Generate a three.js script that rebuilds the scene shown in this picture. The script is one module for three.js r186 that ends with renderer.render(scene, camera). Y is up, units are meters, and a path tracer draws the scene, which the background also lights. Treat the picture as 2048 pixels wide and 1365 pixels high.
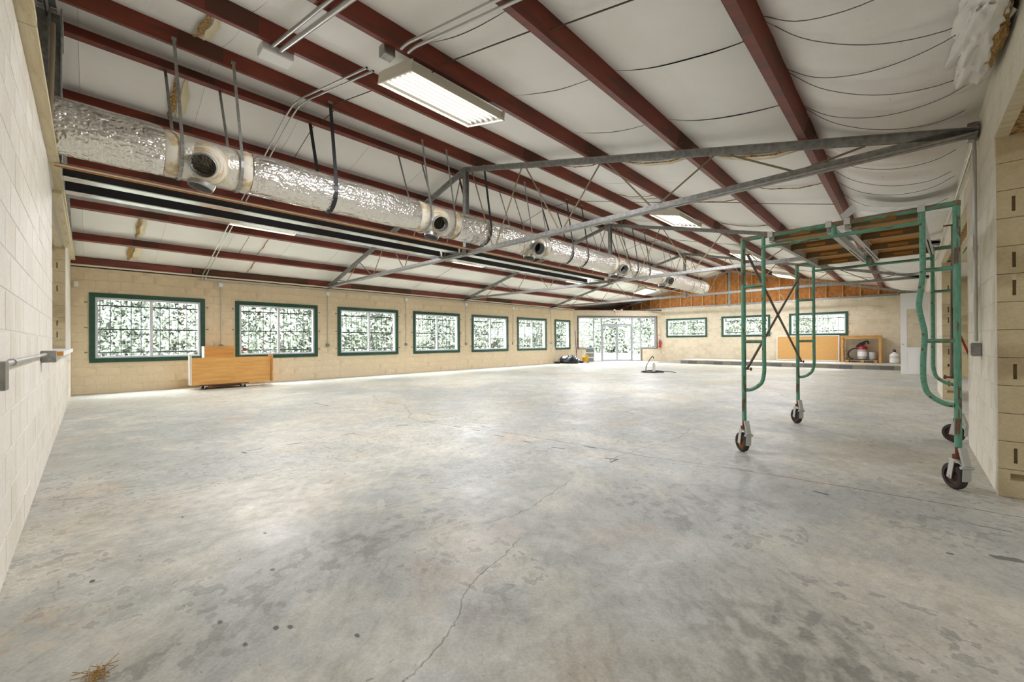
import * as THREE from 'three';
import { mergeGeometries, mergeVertices } from 'three/addons/utils/BufferGeometryUtils.js';
import { RectAreaLightUniformsLib } from 'three/addons/lights/RectAreaLightUniformsLib.js';
import { FontLoader } from 'three/addons/loaders/FontLoader.js';
import { TextGeometry } from 'three/addons/geometries/TextGeometry.js';

// ------------------------------------------------------------------ camera, sky, exposure
const scene = new THREE.Scene();
const renderer = new THREE.WebGLRenderer({ antialias: true });
renderer.toneMapping = THREE.LinearToneMapping;
renderer.toneMappingExposure = 1.6;
renderer.shadowMap.enabled = true;
RectAreaLightUniformsLib.init();

const F = 819.07, EYE = 1.15;                        // focal length in pixels of the 2048 x 1365 frame, eye height
const camera = new THREE.PerspectiveCamera(2 * Math.atan(682.5 / F) * 180 / Math.PI, 2048 / 1365, 0.02, 200);
const RX = new THREE.Vector3(0.71836554, -0.00553485, -0.69564381), RY = new THREE.Vector3(0.00558472, 0.99998201, -0.00218917), RZ = new THREE.Vector3(0.69564342, -0.00231235, 0.71838353);
camera.quaternion.setFromRotationMatrix(new THREE.Matrix4().makeBasis(RX, RY, RZ));
camera.position.set(0, EYE, 0);
scene.add(camera);

const SKY = 24;
scene.background = new THREE.Color().setRGB(0.90, 0.96, 1.0);   // even white overcast sky
scene.backgroundIntensity = SKY;
const LAMP = 66;                                      // radiance of the tube lamps

// ------------------------------------------------------------------ helpers
const V = (x, y, z) => new THREE.Vector3(x, y, z);
function ray(px, py) { return RX.clone().multiplyScalar(px - 1024).addScaledVector(RY, -(py - 682.5)).addScaledVector(RZ, -F); }
function onFloor(px, py, y = 0) { const d = ray(px, py), t = (y - EYE) / d.y; return [t * d.x, t * d.z]; }
let seedN = 1;
function rng(s) { let a = s >>> 0; return () => { a |= 0; a = a + 0x6D2B79F5 | 0; let t = Math.imul(a ^ a >>> 15, 1 | a); t = t + Math.imul(t ^ t >>> 7, 61 | t) ^ t; return ((t ^ t >>> 14) >>> 0) / 4294967296; }; }
const taken = {};
function numbered(n) { const k = taken[n] = (taken[n] ?? -1) + 1; return k ? n + '_' + String(k).padStart(3, '0') : n; }
function tag(o, label, category, group, kind) { if (label) o.userData.label = label; if (category) o.userData.category = category; if (group) o.userData.group = group; if (kind) o.userData.kind = kind; return o; }
function clean(g) { for (const k of Object.keys(g.attributes)) if (!['position', 'normal', 'uv'].includes(k)) g.deleteAttribute(k); g.morphAttributes = {}; return g; }
function mg(list) { if (!Array.isArray(list)) return list; list = list.map(clean); if (list.some((g) => !g.index)) list = list.map((g) => g.index ? g.toNonIndexed() : g); list.forEach((g) => g.clearGroups()); return list.length === 1 ? list[0] : mergeGeometries(list); }
function mesh(name, geo, m, parent = scene) { const o = new THREE.Mesh(mg(geo), m); o.name = parent === scene ? numbered(name) : name; parent.add(o); return o; }
function thing(name, label, category, p = [0, 0, 0], turn = 0, group) { const o = new THREE.Group(); o.name = numbered(name); scene.add(o); o.position.set(...p); o.rotation.y = turn; return tag(o, label, category, group); }
function part(name, parent, p = [0, 0, 0]) { const o = new THREE.Group(); o.name = name; o.position.set(...p); parent.add(o); return o; }
function bx(w, h, d, x = 0, y = 0, z = 0, rx = 0, ry = 0, rz = 0) {
  const g = new THREE.BoxGeometry(w, h, d), uv = g.attributes.uv, k = [[d, h], [d, h], [w, d], [w, d], [w, h], [w, h]], o = [[z, y], [z, y], [x, z], [x, z], [x, y], [x, y]];
  for (let i = 0; i < 24; i++) { const f = i >> 2; uv.setXY(i, uv.getX(i) * k[f][0] + o[f][0], uv.getY(i) * k[f][1] + o[f][1]); }
  if (rx || ry || rz) g.applyMatrix4(new THREE.Matrix4().makeRotationFromEuler(new THREE.Euler(rx, ry, rz)));
  return g.translate(x, y, z);
}
// box given by its limits
const lim = (x0, x1, y0, y1, z0, z1) => bx(Math.abs(x1 - x0), Math.abs(y1 - y0), Math.abs(z1 - z0), (x0 + x1) / 2, (y0 + y1) / 2, (z0 + z1) / 2);
// box with chamfered long edges
function cbx(w, h, d, x, y, z, c = 0.006) {
  const s = new THREE.Shape(), a = w / 2, b = h / 2;
  s.moveTo(-a + c, -b); s.lineTo(a - c, -b); s.lineTo(a, -b + c); s.lineTo(a, b - c); s.lineTo(a - c, b); s.lineTo(-a + c, b); s.lineTo(-a, b - c); s.lineTo(-a, -b + c); s.closePath();
  return new THREE.ExtrudeGeometry(s, { depth: d, bevelEnabled: false, steps: 1 }).translate(x, y, z - d / 2);
}
function scaleUV(g, a, b) { const uv = g.attributes.uv; for (let i = 0; i < uv.count; i++) uv.setXY(i, uv.getX(i) * a, uv.getY(i) * b); return g; }
function rod(a, b, r, seg = 10, r2 = r, open = false) {
  const A = V(...a), B = V(...b), d = B.clone().sub(A), L = d.length(), g = new THREE.CylinderGeometry(r2, r, L, seg, 1, open);
  scaleUV(g, 6.283 * r, L);
  g.applyQuaternion(new THREE.Quaternion().setFromUnitVectors(V(0, 1, 0), d.normalize()));
  return g.translate((A.x + B.x) / 2, (A.y + B.y) / 2, (A.z + B.z) / 2);
}
// flat bar from a to b: w across, t thick, 'side' is the direction of the width
function bar(a, b, w, t, side = [0, 0, 1]) {
  const A = V(...a), B = V(...b), y = B.clone().sub(A), L = y.length(); y.normalize();
  const z = V(...side).cross(y).normalize(), x = y.clone().cross(z).normalize();
  const g = bx(w, L, t); g.applyMatrix4(new THREE.Matrix4().makeBasis(x, y, z));
  return g.translate((A.x + B.x) / 2, (A.y + B.y) / 2, (A.z + B.z) / 2);
}
function tube(pts, r, seg = 40, rad = 8, tension = 0.5, closed = false) {
  const c = new THREE.CatmullRomCurve3(pts.map((p) => V(...p)), closed, 'catmullrom', tension), L = c.getLength();
  return scaleUV(new THREE.TubeGeometry(c, seg, r, rad, closed), L, 6.283 * r);
}
function round(r, n) { let g = new THREE.IcosahedronGeometry(r, n); g.deleteAttribute('normal'); g.deleteAttribute('uv'); g = mergeVertices(g, 1e-5); const p = g.attributes.position, uv = []; for (let i = 0; i < p.count; i++) uv.push(p.getX(i) + p.getY(i), p.getZ(i) + p.getY(i) * 0.5); g.setAttribute('uv', new THREE.Float32BufferAttribute(uv, 2)); return g; }
const lathe = (prof, seg = 20) => new THREE.LatheGeometry(prof.map(([r, y]) => new THREE.Vector2(r, y)), seg);

// ------------------------------------------------------------------ noise and textures
function hsh(x, y, s) { let h = Math.imul(x, 374761393) + Math.imul(y, 668265263) + Math.imul(s, 1274126177) | 0; h = Math.imul(h ^ h >>> 13, 1274126177); return ((h ^ h >>> 16) >>> 0) / 4294967296; }
function vn(x, y, s, p = 0) {
  let x0 = Math.floor(x), y0 = Math.floor(y); const fx = x - x0, fy = y - y0, u = fx * fx * (3 - 2 * fx), v = fy * fy * (3 - 2 * fy);
  let x1 = x0 + 1, y1 = y0 + 1; if (p) { x0 = ((x0 % p) + p) % p; x1 = ((x1 % p) + p) % p; y0 = ((y0 % p) + p) % p; y1 = ((y1 % p) + p) % p; }
  const a = hsh(x0, y0, s), b = hsh(x1, y0, s), c = hsh(x0, y1, s), d = hsh(x1, y1, s);
  return a + (b - a) * u + (c - a) * v + (a - b - c + d) * u * v;
}
function fbm(x, y, s, oct = 4, p = 0) { let r = 0, a = 0.5, t = 0; for (let i = 0; i < oct; i++) { r += a * vn(x, y, s + i * 17, p); t += a; a *= 0.5; x *= 2; y *= 2; p *= 2; } return r / t; }
const cl = (x, a = 0, b = 1) => Math.min(b, Math.max(a, x));
const ss = (a, b, x) => { const t = cl((x - a) / (b - a)); return t * t * (3 - 2 * t); };
function tex(w, h, metres, fn, srgb = true, wrap = true) {
  const d = new Uint8Array(w * h * 4);
  for (let j = 0; j < h; j++) for (let i = 0; i < w; i++) { const c = fn((i + 0.5) / w, (j + 0.5) / h), k = (j * w + i) * 4; if (typeof c === 'number') d[k] = d[k + 1] = d[k + 2] = cl(c) * 255; else { d[k] = cl(c[0], 0, 255); d[k + 1] = cl(c[1], 0, 255); d[k + 2] = cl(c[2], 0, 255); } d[k + 3] = 255; }
  const t = new THREE.DataTexture(d, w, h, THREE.RGBAFormat); t.magFilter = THREE.LinearFilter; t.minFilter = THREE.LinearMipmapLinearFilter; t.generateMipmaps = true;
  t.wrapS = t.wrapT = wrap ? THREE.RepeatWrapping : THREE.ClampToEdgeWrapping; if (srgb) t.colorSpace = THREE.SRGBColorSpace;
  const [mx, my] = Array.isArray(metres) ? metres : [metres, metres]; t.repeat.set(1 / mx, 1 / my); t.needsUpdate = true; return t;
}
const mixc = (a, b, t) => [a[0] + (b[0] - a[0]) * t, a[1] + (b[1] - a[1]) * t, a[2] + (b[2] - a[2]) * t];
const rgb = (h) => [h >> 16 & 255, h >> 8 & 255, h & 255];
function mat(color, o = {}) { return new THREE.MeshPhysicalMaterial({ color, roughness: 0.7, metalness: 0, ...o }); }

// painted concrete block: a plain coat with pinholes and scuffs
const blockBump = tex(512, 512, 0.8, (u, v) => 0.55 * fbm(u * 48, v * 48, 3, 3, 48) + 0.45 * (1 - ss(0.0, 0.14, vn(u * 90, v * 90, 9, 90))) * -1 + 0.45, false);
function paintTex(base, dirt, s, amount) {
  const b = rgb(base), d = rgb(dirt);
  return tex(512, 512, 2.2, (u, v) => { const n = fbm(u * 6, v * 6, s, 5, 6), k = ss(0.52, 0.75, n) * amount, f = (vn(u * 180, v * 180, s + 5, 180) - 0.5) * 10 + (fbm(u * 22, v * 22, s + 8, 3, 22) - 0.5) * 14, sp = vn(u * 120, v * 120, s + 11, 120) > 0.975 ? 0.35 * amount : 0; const c = mixc(b, d, cl(k + sp)); return [c[0] + f, c[1] + f, c[2] + f]; });
}
const M = {};
M.wallCream = mat(0xffffff, { map: paintTex(0xdccaa8, 0xa58e68, 21, 0.55), bumpMap: blockBump, bumpScale: 0.0025, roughness: 0.75 });
M.wallFar = mat(0xffffff, { map: paintTex(0xd9cfb8, 0xb5a888, 31, 0.35), bumpMap: blockBump, bumpScale: 0.0025, roughness: 0.75 });
M.wallNear = mat(0xffffff, { map: paintTex(0xded8cb, 0xc6bca6, 41, 0.3), bumpMap: blockBump, bumpScale: 0.002, roughness: 0.7 });
M.wallRight = mat(0xffffff, { map: paintTex(0xe4decd, 0xc6b99e, 51, 0.4), bumpMap: blockBump, bumpScale: 0.002, roughness: 0.7 });
M.wallTan = mat(0xffffff, { map: paintTex(0xc8b892, 0x94825f, 61, 0.5), bumpMap: blockBump, bumpScale: 0.004, roughness: 0.8 });
M.mortarCream = mat(0xd4c4a2, { roughness: 0.85 });
M.mortarNear = mat(0xd9d3c6, { roughness: 0.85 });
M.mortarTan = mat(0xb5a684, { roughness: 0.9 });

const purlinTex = tex(512, 512, [3, 0.5], (u, v) => { const n = fbm(u * 8, v * 4, 71, 4, 4 * 2), k = ss(0.58, 0.8, fbm(u * 5, v * 5, 77, 3, 5)); const c = mixc([122, 52, 32], [96, 48, 31], k), f = (n - 0.5) * 34; return [c[0] + f, c[1] + f * 0.6, c[2] + f * 0.5]; });
M.purlin = mat(0xffffff, { map: purlinTex, roughness: 0.5 });
const galv = tex(256, 256, 0.5, (u, v) => { const f = (fbm(u * 14, v * 14, 81, 3, 14) - 0.5) * 50; return [150 + f, 150 + f, 146 + f]; });
M.steel = mat(0xffffff, { map: galv, roughness: 0.5, metalness: 0.35 });
M.steelDark = mat(0x6f6e6b, { roughness: 0.55, metalness: 0.3 });
M.rodSteel = mat(0x8f8268, { roughness: 0.55, metalness: 0.25 });
M.galv = mat(0xffffff, { map: galv, roughness: 0.38, metalness: 0.75 });
M.emt = mat(0xc4c4c0, { roughness: 0.33, metalness: 0.7 });
M.black = mat(0x141519, { roughness: 0.5 });
M.blackSteel = mat(0x1d2127, { roughness: 0.45, metalness: 0.3 });
M.alum = mat(0xd9dadb, { roughness: 0.25, metalness: 0.9 });
M.white = mat(0xe8e8e6, { roughness: 0.5 });
M.creamMetal = mat(0xd8d2bf, { roughness: 0.5 });
M.rust = mat(0x6d3d22, { roughness: 0.85 });
const foilBump = tex(512, 512, [1.1, 1.1], (u, v) => { const w = fbm(u * 5, v * 5, 95, 2, 5); let r = 0; for (let k = 0; k < 3; k++) { const q = vn((u * 7 + w * 0.9) * (1 << k), (v * 10) * (1 << k), 91 + k, 0); r += Math.abs(q - 0.5) / (1 << k); } return cl(1 - r * 1.4) * 0.75 + 0.25 * vn(u * 60, v * 60, 99, 60); }, false);
M.foil = mat(0xdcd9d0, { roughness: 0.27, metalness: 0.88, bumpMap: foilBump, bumpScale: 0.034 });
M.mastic = mat(0xffffff, { map: tex(256, 256, 0.6, (u, v) => { const n = fbm(u * 6, v * 6, 101, 4, 6); const c = mixc([206, 200, 182], [184, 160, 118], ss(0.45, 0.7, n)); return c; }), roughness: 0.6 });
M.collar = mat(0xa2a29e, { roughness: 0.4, metalness: 0.6, side: THREE.DoubleSide });
const vinylBump = tex(512, 512, 0.32, (u, v) => 0.5 + 0.25 * Math.sin(6.283 * 16 * (u + v)) * Math.sin(6.283 * 16 * (u - v)) + 0.3 * (fbm(u * 4, v * 4, 111, 3, 4) - 0.5), false);
const vinylCol = tex(512, 512, 3.7, (u, v) => { const n = fbm(u * 4, v * 4, 121, 5, 4), f = (n - 0.5) * 16, s = vn(u * 150, v * 150, 127, 150) > 0.985 ? -30 : 0; return [236 + f + s, 234 + f + s, 228 + f + s]; });
M.vinyl = mat(0xffffff, { map: vinylCol, bumpMap: vinylBump, bumpScale: 0.0012, roughness: 0.55, side: THREE.DoubleSide });
M.fiber = mat(0xffffff, { map: tex(256, 256, 0.4, (u, v) => { const n = fbm(u * 20, v * 20, 131, 4, 20); return mixc([186, 150, 92], [112, 84, 48], ss(0.35, 0.75, n)); }), roughness: 1, side: THREE.DoubleSide });
M.osb = mat(0xffffff, { map: tex(512, 512, 1.0, (u, v) => { let c = [190, 126, 64]; for (let k = 0; k < 3; k++) { const a = k * 1.1, x = (u * Math.cos(a) + v * Math.sin(a)) * 9, y = (-u * Math.sin(a) + v * Math.cos(a)) * 34, n = vn(x, y, 141 + k); c = mixc(c, n > 0.5 ? [214, 158, 92] : [152, 94, 44], Math.abs(n - 0.5) * 0.8); } return c; }), roughness: 0.85 });
const woodTex = (a, b, s, m = 1) => tex(512, 512, m, (u, v) => { const n = fbm(u * 3, v * 40 + 2 * fbm(u * 3, v * 3, s + 3, 2, 3), s, 4, 0), f = (vn(u * 40, v * 300, s + 9) - 0.5) * 0.25; return mixc(rgb(a), rgb(b), cl(n * 1.1 - 0.05 + f)); });
M.maple = mat(0xffffff, { map: woodTex(0xd9a860, 0xc08a44, 151, 0.9), roughness: 0.45 });
M.pine = mat(0xffffff, { map: woodTex(0xdfb470, 0xa97534, 161, 0.6), roughness: 0.7 });
M.stud = mat(0xffffff, { map: woodTex(0xe2c088, 0xb98d4c, 171, 0.6), roughness: 0.8 });
M.darkWood = mat(0xffffff, { map: woodTex(0x6d4526, 0x3c2414, 181, 0.8), roughness: 0.8 });
M.ply = mat(0xffffff, { map: woodTex(0xd9a04e, 0xa8702c, 191, 0.9), roughness: 0.8 });
M.creamWood = mat(0xffffff, { map: woodTex(0xd9cfb4, 0xbfae86, 201, 0.8), roughness: 0.75 });
M.orangePipe = mat(0xb0702c, { roughness: 0.5 });
M.cork = mat(0xffffff, { map: tex(256, 256, 0.4, (u, v) => { const n = fbm(u * 30, v * 30, 211, 3, 30); return mixc([218, 176, 114], [190, 146, 86], n); }), roughness: 0.95 });
const greenTex = tex(512, 512, [0.5, 1.3], (u, v) => { const n = fbm(u * 8, v * 8, 221, 5, 8), r = ss(0.62, 0.68, n), f = (fbm(u * 30, v * 30, 227, 3, 30) - 0.5) * 30; const c = mixc([98, 154, 128], [104, 80, 58], r); return [c[0] + f, c[1] + f, c[2] + f]; });
const greenWorn = tex(512, 512, [0.5, 0.9], (u, v) => { const n = fbm(u * 8, v * 8, 231, 5, 8), r = ss(0.50, 0.58, n), f = (fbm(u * 30, v * 30, 237, 3, 30) - 0.5) * 34; const c = mixc([94, 146, 120], [124, 104, 78], r); return [c[0] + f, c[1] + f, c[2] + f]; });
M.green = mat(0xffffff, { map: greenTex, roughness: 0.45 });
M.greenWorn = mat(0xffffff, { map: greenWorn, roughness: 0.6 });
M.trim = mat(0xffffff, { map: tex(256, 256, 0.9, (u, v) => { const f = (fbm(u * 10, v * 10, 241, 4, 10) - 0.5) * 22; return [34 + f, 78 + f, 60 + f]; }), roughness: 0.45 });
M.vinylFrame = mat(0xd6d8dc, { roughness: 0.4 });
M.glass = mat(0xffffff, { transmission: 1, roughness: 0, thickness: 0, ior: 1.45, specularIntensity: 0.25 });
M.grille = mat(0x3c4046, { roughness: 0.6, metalness: 0.2 });
M.brownTrim = mat(0x4a3a30, { roughness: 0.6 });
M.rubber = mat(0x3a342f, { roughness: 0.85 });
M.ash = mat(0xc8c6c0, { roughness: 0.6, metalness: 0.1 });

// ------------------------------------------------------------------ floor
const marks = [];      // dark strokes on the slab: [points, width m, strength, colour]
const pl = (list) => list.map(([x, y]) => onFloor(x, y));
const wig = (pts, amp, n, s) => { const r = rng(s), out = []; for (let i = 0; i + 1 < pts.length; i++) for (let k = 0; k < n; k++) { const t = k / n; out.push([pts[i][0] + (pts[i + 1][0] - pts[i][0]) * t + (r() - 0.5) * amp, pts[i][1] + (pts[i + 1][1] - pts[i][1]) * t + (r() - 0.5) * amp]); } out.push(pts[pts.length - 1]); return out; };
marks.push([wig(pl([[830, 841], [900, 851], [1010, 865], [1100, 880], [1300, 915], [1480, 940], [1700, 976], [2048, 1036]]), 0.012, 12, 5), 0.010, 0.95, [98, 78, 54]]);
marks.push([wig(pl([[695, 785], [748, 791], [752, 800], [806, 810], [822, 826], [818, 834], [832, 841]]), 0.06, 6, 7), 0.010, 0.7, [92, 76, 58]]);
marks.push([wig(pl([[1385, 855], [1355, 878], [1308, 890], [1250, 908], [1220, 922]]), 0.05, 6, 8), 0.007, 0.6, [92, 84, 70]]);
marks.push([wig(pl([[1145, 960], [1085, 1000], [1040, 1028], [965, 1048]]), 0.03, 7, 9), 0.005, 0.55, [96, 88, 76]]);
marks.push([wig(pl([[1042, 1075], [1010, 1110], [950, 1160], [927, 1190], [915, 1240], [880, 1290], [820, 1355], [805, 1365]]), 0.012, 9, 10), 0.0035, 0.75, [84, 78, 68]]);
for (const [x0, y0, x1, y1] of [[498, 902, 522, 898], [572, 891, 603, 886], [683, 871, 708, 867], [793, 853, 815, 850], [627, 806, 656, 812], [850, 845, 872, 842], [907, 853, 920, 855], [945, 860, 958, 862], [962, 853, 980, 856], [990, 871, 1008, 874], [1048, 883, 1063, 886], [1105, 895, 1127, 898], [1168, 893, 1192, 897], [1211, 917, 1236, 920], [1222, 925, 1235, 919], [1628, 983, 1655, 990], [485, 905, 492, 907]])
  marks.push([pl([[x0, y0], [x1, y1]]), 0.022, 0.8, [62, 62, 60]]);
marks.push([pl([[1994, 1115], [2044, 1124]]), 0.05, 0.6, [70, 70, 68]]);
marks.push([pl([[1945, 1049], [2010, 1062], [2022, 1064]]), 0.012, 0.5, [80, 78, 70]]);
for (const [x, y] of [[545, 1140], [530, 1067], [185, 1163], [440, 1245], [490, 1290], [580, 1255], [552, 1257], [715, 1272], [1840, 925], [1552, 860], [1580, 858], [365, 1035], [1900, 1108]]) { const p = onFloor(x, y); marks.push([[[p[0] - 0.006, p[1]], [p[0] + 0.006, p[1]]], 0.016, 0.75, [64, 62, 58]]); }
for (const [x, y, a] of [[600, 970, 1], [590, 985, 0.8], [1120, 787, 0.8], [1075, 785, 0.9], [760, 1010, 0.6], [440, 972, 0.6]]) { const p = onFloor(x, y), w = 0.03 + 0.06 * a; marks.push([[[p[0] - w, p[1] - w * 0.6], [p[0] + w, p[1] + w * 0.4]], 0.05, 0.35, [208, 204, 186]]); }
const blots = [];      // soft-edged stains with a broken outline: centre, radii, strength, colour
for (const [x, y, r, k, c] of [[760, 1035, 0.45, 0.5, [120, 122, 112]], [1240, 990, 0.55, 0.45, [122, 122, 116]], [1420, 1000, 0.5, 0.4, [126, 126, 122]], [1700, 1075, 0.9, 0.42, [128, 128, 126]], [680, 1165, 0.5, 0.5, [116, 116, 106]], [1000, 1250, 0.18, 0.6, [116, 108, 92]], [1600, 1230, 0.4, 0.4, [120, 118, 108]], [1560, 1300, 0.35, 0.5, [112, 110, 100]], [330, 1310, 0.35, 0.45, [118, 116, 104]], [1120, 1060, 0.2, 0.5, [196, 194, 182]], [20, 1290, 0.22, 0.4, [182, 148, 106]], [150, 1050, 0.35, 0.3, [186, 160, 126]], [130, 935, 0.7, 0.35, [140, 140, 132]], [1720, 900, 0.5, 0.3, [176, 162, 136]], [1490, 1010, 0.16, 0.4, [112, 112, 108]], [925, 1075, 0.35, 0.3, [190, 158, 132]], [1180, 1330, 0.3, 0.4, [124, 116, 100]]]) blots.push([onFloor(x, y), r, k, c]);
function floorTex(w, h, x0, x1, z0, z1) {
  const t = tex(w, h, [x1 - x0, z1 - z0], (u, v) => {
    const x = x0 + u * (x1 - x0), z = z0 + v * (z1 - z0);
    const big = fbm(x * 0.55, z * 0.55, 301, 3), mid = fbm(x * 2.2 + 7, z * 2.6, 311, 4), st = fbm(x * 34 + z * 6, z * 14 - x * 4, 321, 4), da = (x + z) * 0.7, db = (x - z) * 0.7, st2 = fbm(da * 13, db * 34, 327, 4), fine = vn(x * 150, z * 150, 331), gr = fbm(x * 17, z * 17, 337, 4);
    let c = mixc([188, 185, 172], [171, 172, 165], ss(0.35, 0.65, big));
    c = mixc(c, [200, 194, 175], ss(0.5, 0.75, mid) * 0.5);
    const region = ss(0.4, 0.68, fbm(x * 0.8 + 3, z * 0.8 + 9, 341, 3));
    c = mixc(c, [132, 132, 126], ss(0.5, 0.75, st) * region * 0.26);
    c = mixc(c, [136, 133, 122], ss(0.52, 0.76, st2) * (0.25 + 0.75 * (1 - region)) * 0.2);
    c = mixc(c, [188, 165, 138], ss(0.64, 0.8, fbm(x * 1.7, z * 1.7 + 20, 351, 5)) * 0.3);
    if (vn(x * 52, z * 52, 361) > 0.978) c = mixc(c, [92, 90, 82], 0.45);
    { const q = Math.abs(vn(x * 7 + 2 * gr, z * 4.5, 347) - 0.5), q2 = Math.abs(vn(da * 11, db * 4 + gr, 349) - 0.5), m = ss(0.45, 0.7, vn(x * 1.4 + 5, z * 1.4, 353)); if (q < 0.02) c = mixc(c, [116, 114, 106], (1 - q / 0.02) * 0.4 * m); if (q2 < 0.015) c = mixc(c, [206, 202, 190], (1 - q2 / 0.015) * 0.35 * (1 - m)); if (gr > 0.66 && m > 0.3) c = mixc(c, [104, 103, 97], 0.35); }
    const gg = (gr - 0.5) * 34 + (fbm(x * 5.5, z * 5.5, 345, 3) - 0.5) * 18; c = [c[0] + gg, c[1] + gg, c[2] + gg];
    for (const [p, r, k, q] of blots) { const dx = x - p[0], dz = z - p[1], d = Math.sqrt(dx * dx + dz * dz) / r; if (d < 1.6) { const e = ss(1.5, 0.3, d + (mid - 0.5) * 1.8) * ss(0.28, 0.7, 0.7 * gr + 0.3 * st2); c = mixc(c, q, e * k * 0.8); } }
    const f = (fine - 0.5) * 18;
    return [c[0] + f, c[1] + f, c[2] + f];
  }, true, false);
  const d = t.image.data, sx = w / (x1 - x0), sz = h / (z1 - z0);
  for (const [pts, wd, k, q] of marks) for (let i = 0; i + 1 < pts.length; i++) {
    const [ax, az] = pts[i], [bxx, bz] = pts[i + 1], m = wd * 2 + 0.01;
    const i0 = Math.max(0, Math.floor((Math.min(ax, bxx) - m - x0) * sx)), i1 = Math.min(w - 1, Math.ceil((Math.max(ax, bxx) + m - x0) * sx)), j0 = Math.max(0, Math.floor((Math.min(az, bz) - m - z0) * sz)), j1 = Math.min(h - 1, Math.ceil((Math.max(az, bz) + m - z0) * sz));
    for (let j = j0; j <= j1; j++) for (let p = i0; p <= i1; p++) {
      const x = x0 + (p + 0.5) / sx, z = z0 + (j + 0.5) / sz, dx = bxx - ax, dz = bz - az, tt = cl(((x - ax) * dx + (z - az) * dz) / (dx * dx + dz * dz + 1e-9)), dist = Math.hypot(x - ax - tt * dx, z - az - tt * dz), edge = Math.max(0.6 / sx, 0.002);
      const wn = wd / 2 * (0.6 + 0.8 * vn(x * 40, z * 40, 371)), e = ss(wn + edge, wn - edge, dist) * k * Math.min(1, wn * 2 * sx + 0.15); if (e <= 0) continue;
      const o = (j * w + p) * 4; for (let n = 0; n < 3; n++) d[o + n] += (q[n] - d[o + n]) * e;
    }
  }
  return t;
}
const floorRough = tex(1024, 1024, 4.1, (u, v) => cl(0.49 + 0.34 * (fbm(u * 8, v * 8, 381, 5, 8) - 0.5) + 0.16 * (fbm(u * 40, v * 9, 391, 3, 9 * 40) - 0.5)), false);
const floorBump = tex(1024, 1024, 4.1, (u, v) => 0.6 * fbm(u * 10, v * 10, 401, 4, 10) + 0.4 * fbm(u * 90, v * 90, 411, 2, 90), false);
const floorG = new THREE.Group(); floorG.name = 'floor'; scene.add(floorG); tag(floorG, 'stained grey concrete floor slab with cracks and scuffs', null, null, 'structure');
function slab(x0, x1, z0, z1, w, h, name = 'slab') {
  const g = new THREE.BoxGeometry(x1 - x0, 0.2, z1 - z0).translate((x0 + x1) / 2, -0.1, (z0 + z1) / 2), p = g.attributes.position, uv = g.attributes.uv;
  for (let i = 0; i < p.count; i++) uv.setXY(i, p.getX(i), p.getZ(i));
  const t = floorTex(w, h, x0, x1, z0, z1); t.offset.set(-x0 / (x1 - x0), -z0 / (z1 - z0));
  return mesh(name, g, mat(0xffffff, { map: t, roughnessMap: floorRough, roughness: 1, bumpMap: floorBump, bumpScale: 0.004, specularIntensity: 0.6 }), floorG);
}
slab(-6.6, 0.9, -6.7, 0.6, 2048, 2000);
slab(-14, -6.6, -6.7, 0.6, 1024, 1024);
slab(-14, 0.9, -24, -6.7, 1536, 1792);
slab(0.9, 5.4, -24, 0.6, 256, 768);

// ------------------------------------------------------------------ block walls
const blockCache = new Map();
function blockGeo(w, h, k, p = 0.0018, j = 0.003) {
  const key = [Math.round(w * 1000), Math.round(h * 1000), k, p].join();
  if (!blockCache.has(key)) {
    const c = 0.004, a = w / 2 - j, b = h / 2 - j, A = a - c, B = b - c, r = rng(k * 77 + 5), ou = r() * 2, ov = r() * 2;
    const quad = [[[-A, -B, p], [A, -B, p], [A, B, p], [-A, B, p]], [[-a, -b, -0.004], [a, -b, -0.004], [A, -B, p], [-A, -B, p]], [[A, B, p], [a, b, -0.004], [-a, b, -0.004], [-A, B, p]].reverse().map((q) => q), [[a, -b, -0.004], [a, b, -0.004], [A, B, p], [A, -B, p]], [[-a, b, -0.004], [-a, -b, -0.004], [-A, -B, p], [-A, B, p]]];
    quad[2] = [[-A, B, p], [A, B, p], [a, b, -0.004], [-a, b, -0.004]];
    const pos = [], uv = [], idx = []; quad.forEach((q, n) => { q.forEach((v) => { pos.push(...v); uv.push(v[0] + ou, v[1] + ov); }); idx.push(n * 4, n * 4 + 1, n * 4 + 2, n * 4, n * 4 + 2, n * 4 + 3); });
    const g = new THREE.BufferGeometry(); g.setAttribute('position', new THREE.Float32BufferAttribute(pos, 3)); g.setAttribute('uv', new THREE.Float32BufferAttribute(uv, 2)); g.setIndex(idx);
    const n = g.toNonIndexed(); n.computeVertexNormals(); blockCache.set(key, n);
  }
  return blockCache.get(key);
}
const COURSE = 0.2032, LONG = 0.4064;
const cut = (rects, o) => rects.flatMap((r) => { const [a, b, c, d] = r; if (b <= o[0] || a >= o[1] || d <= o[2] || c >= o[3]) return [r]; const out = []; if (a < o[0]) out.push([a, o[0], c, d]); if (b > o[1]) out.push([o[1], b, c, d]); const s0 = Math.max(a, o[0]), s1 = Math.min(b, o[1]); if (c < o[2]) out.push([s0, s1, c, o[2]]); if (d > o[3]) out.push([s0, s1, o[3], d]); return out; });
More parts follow.
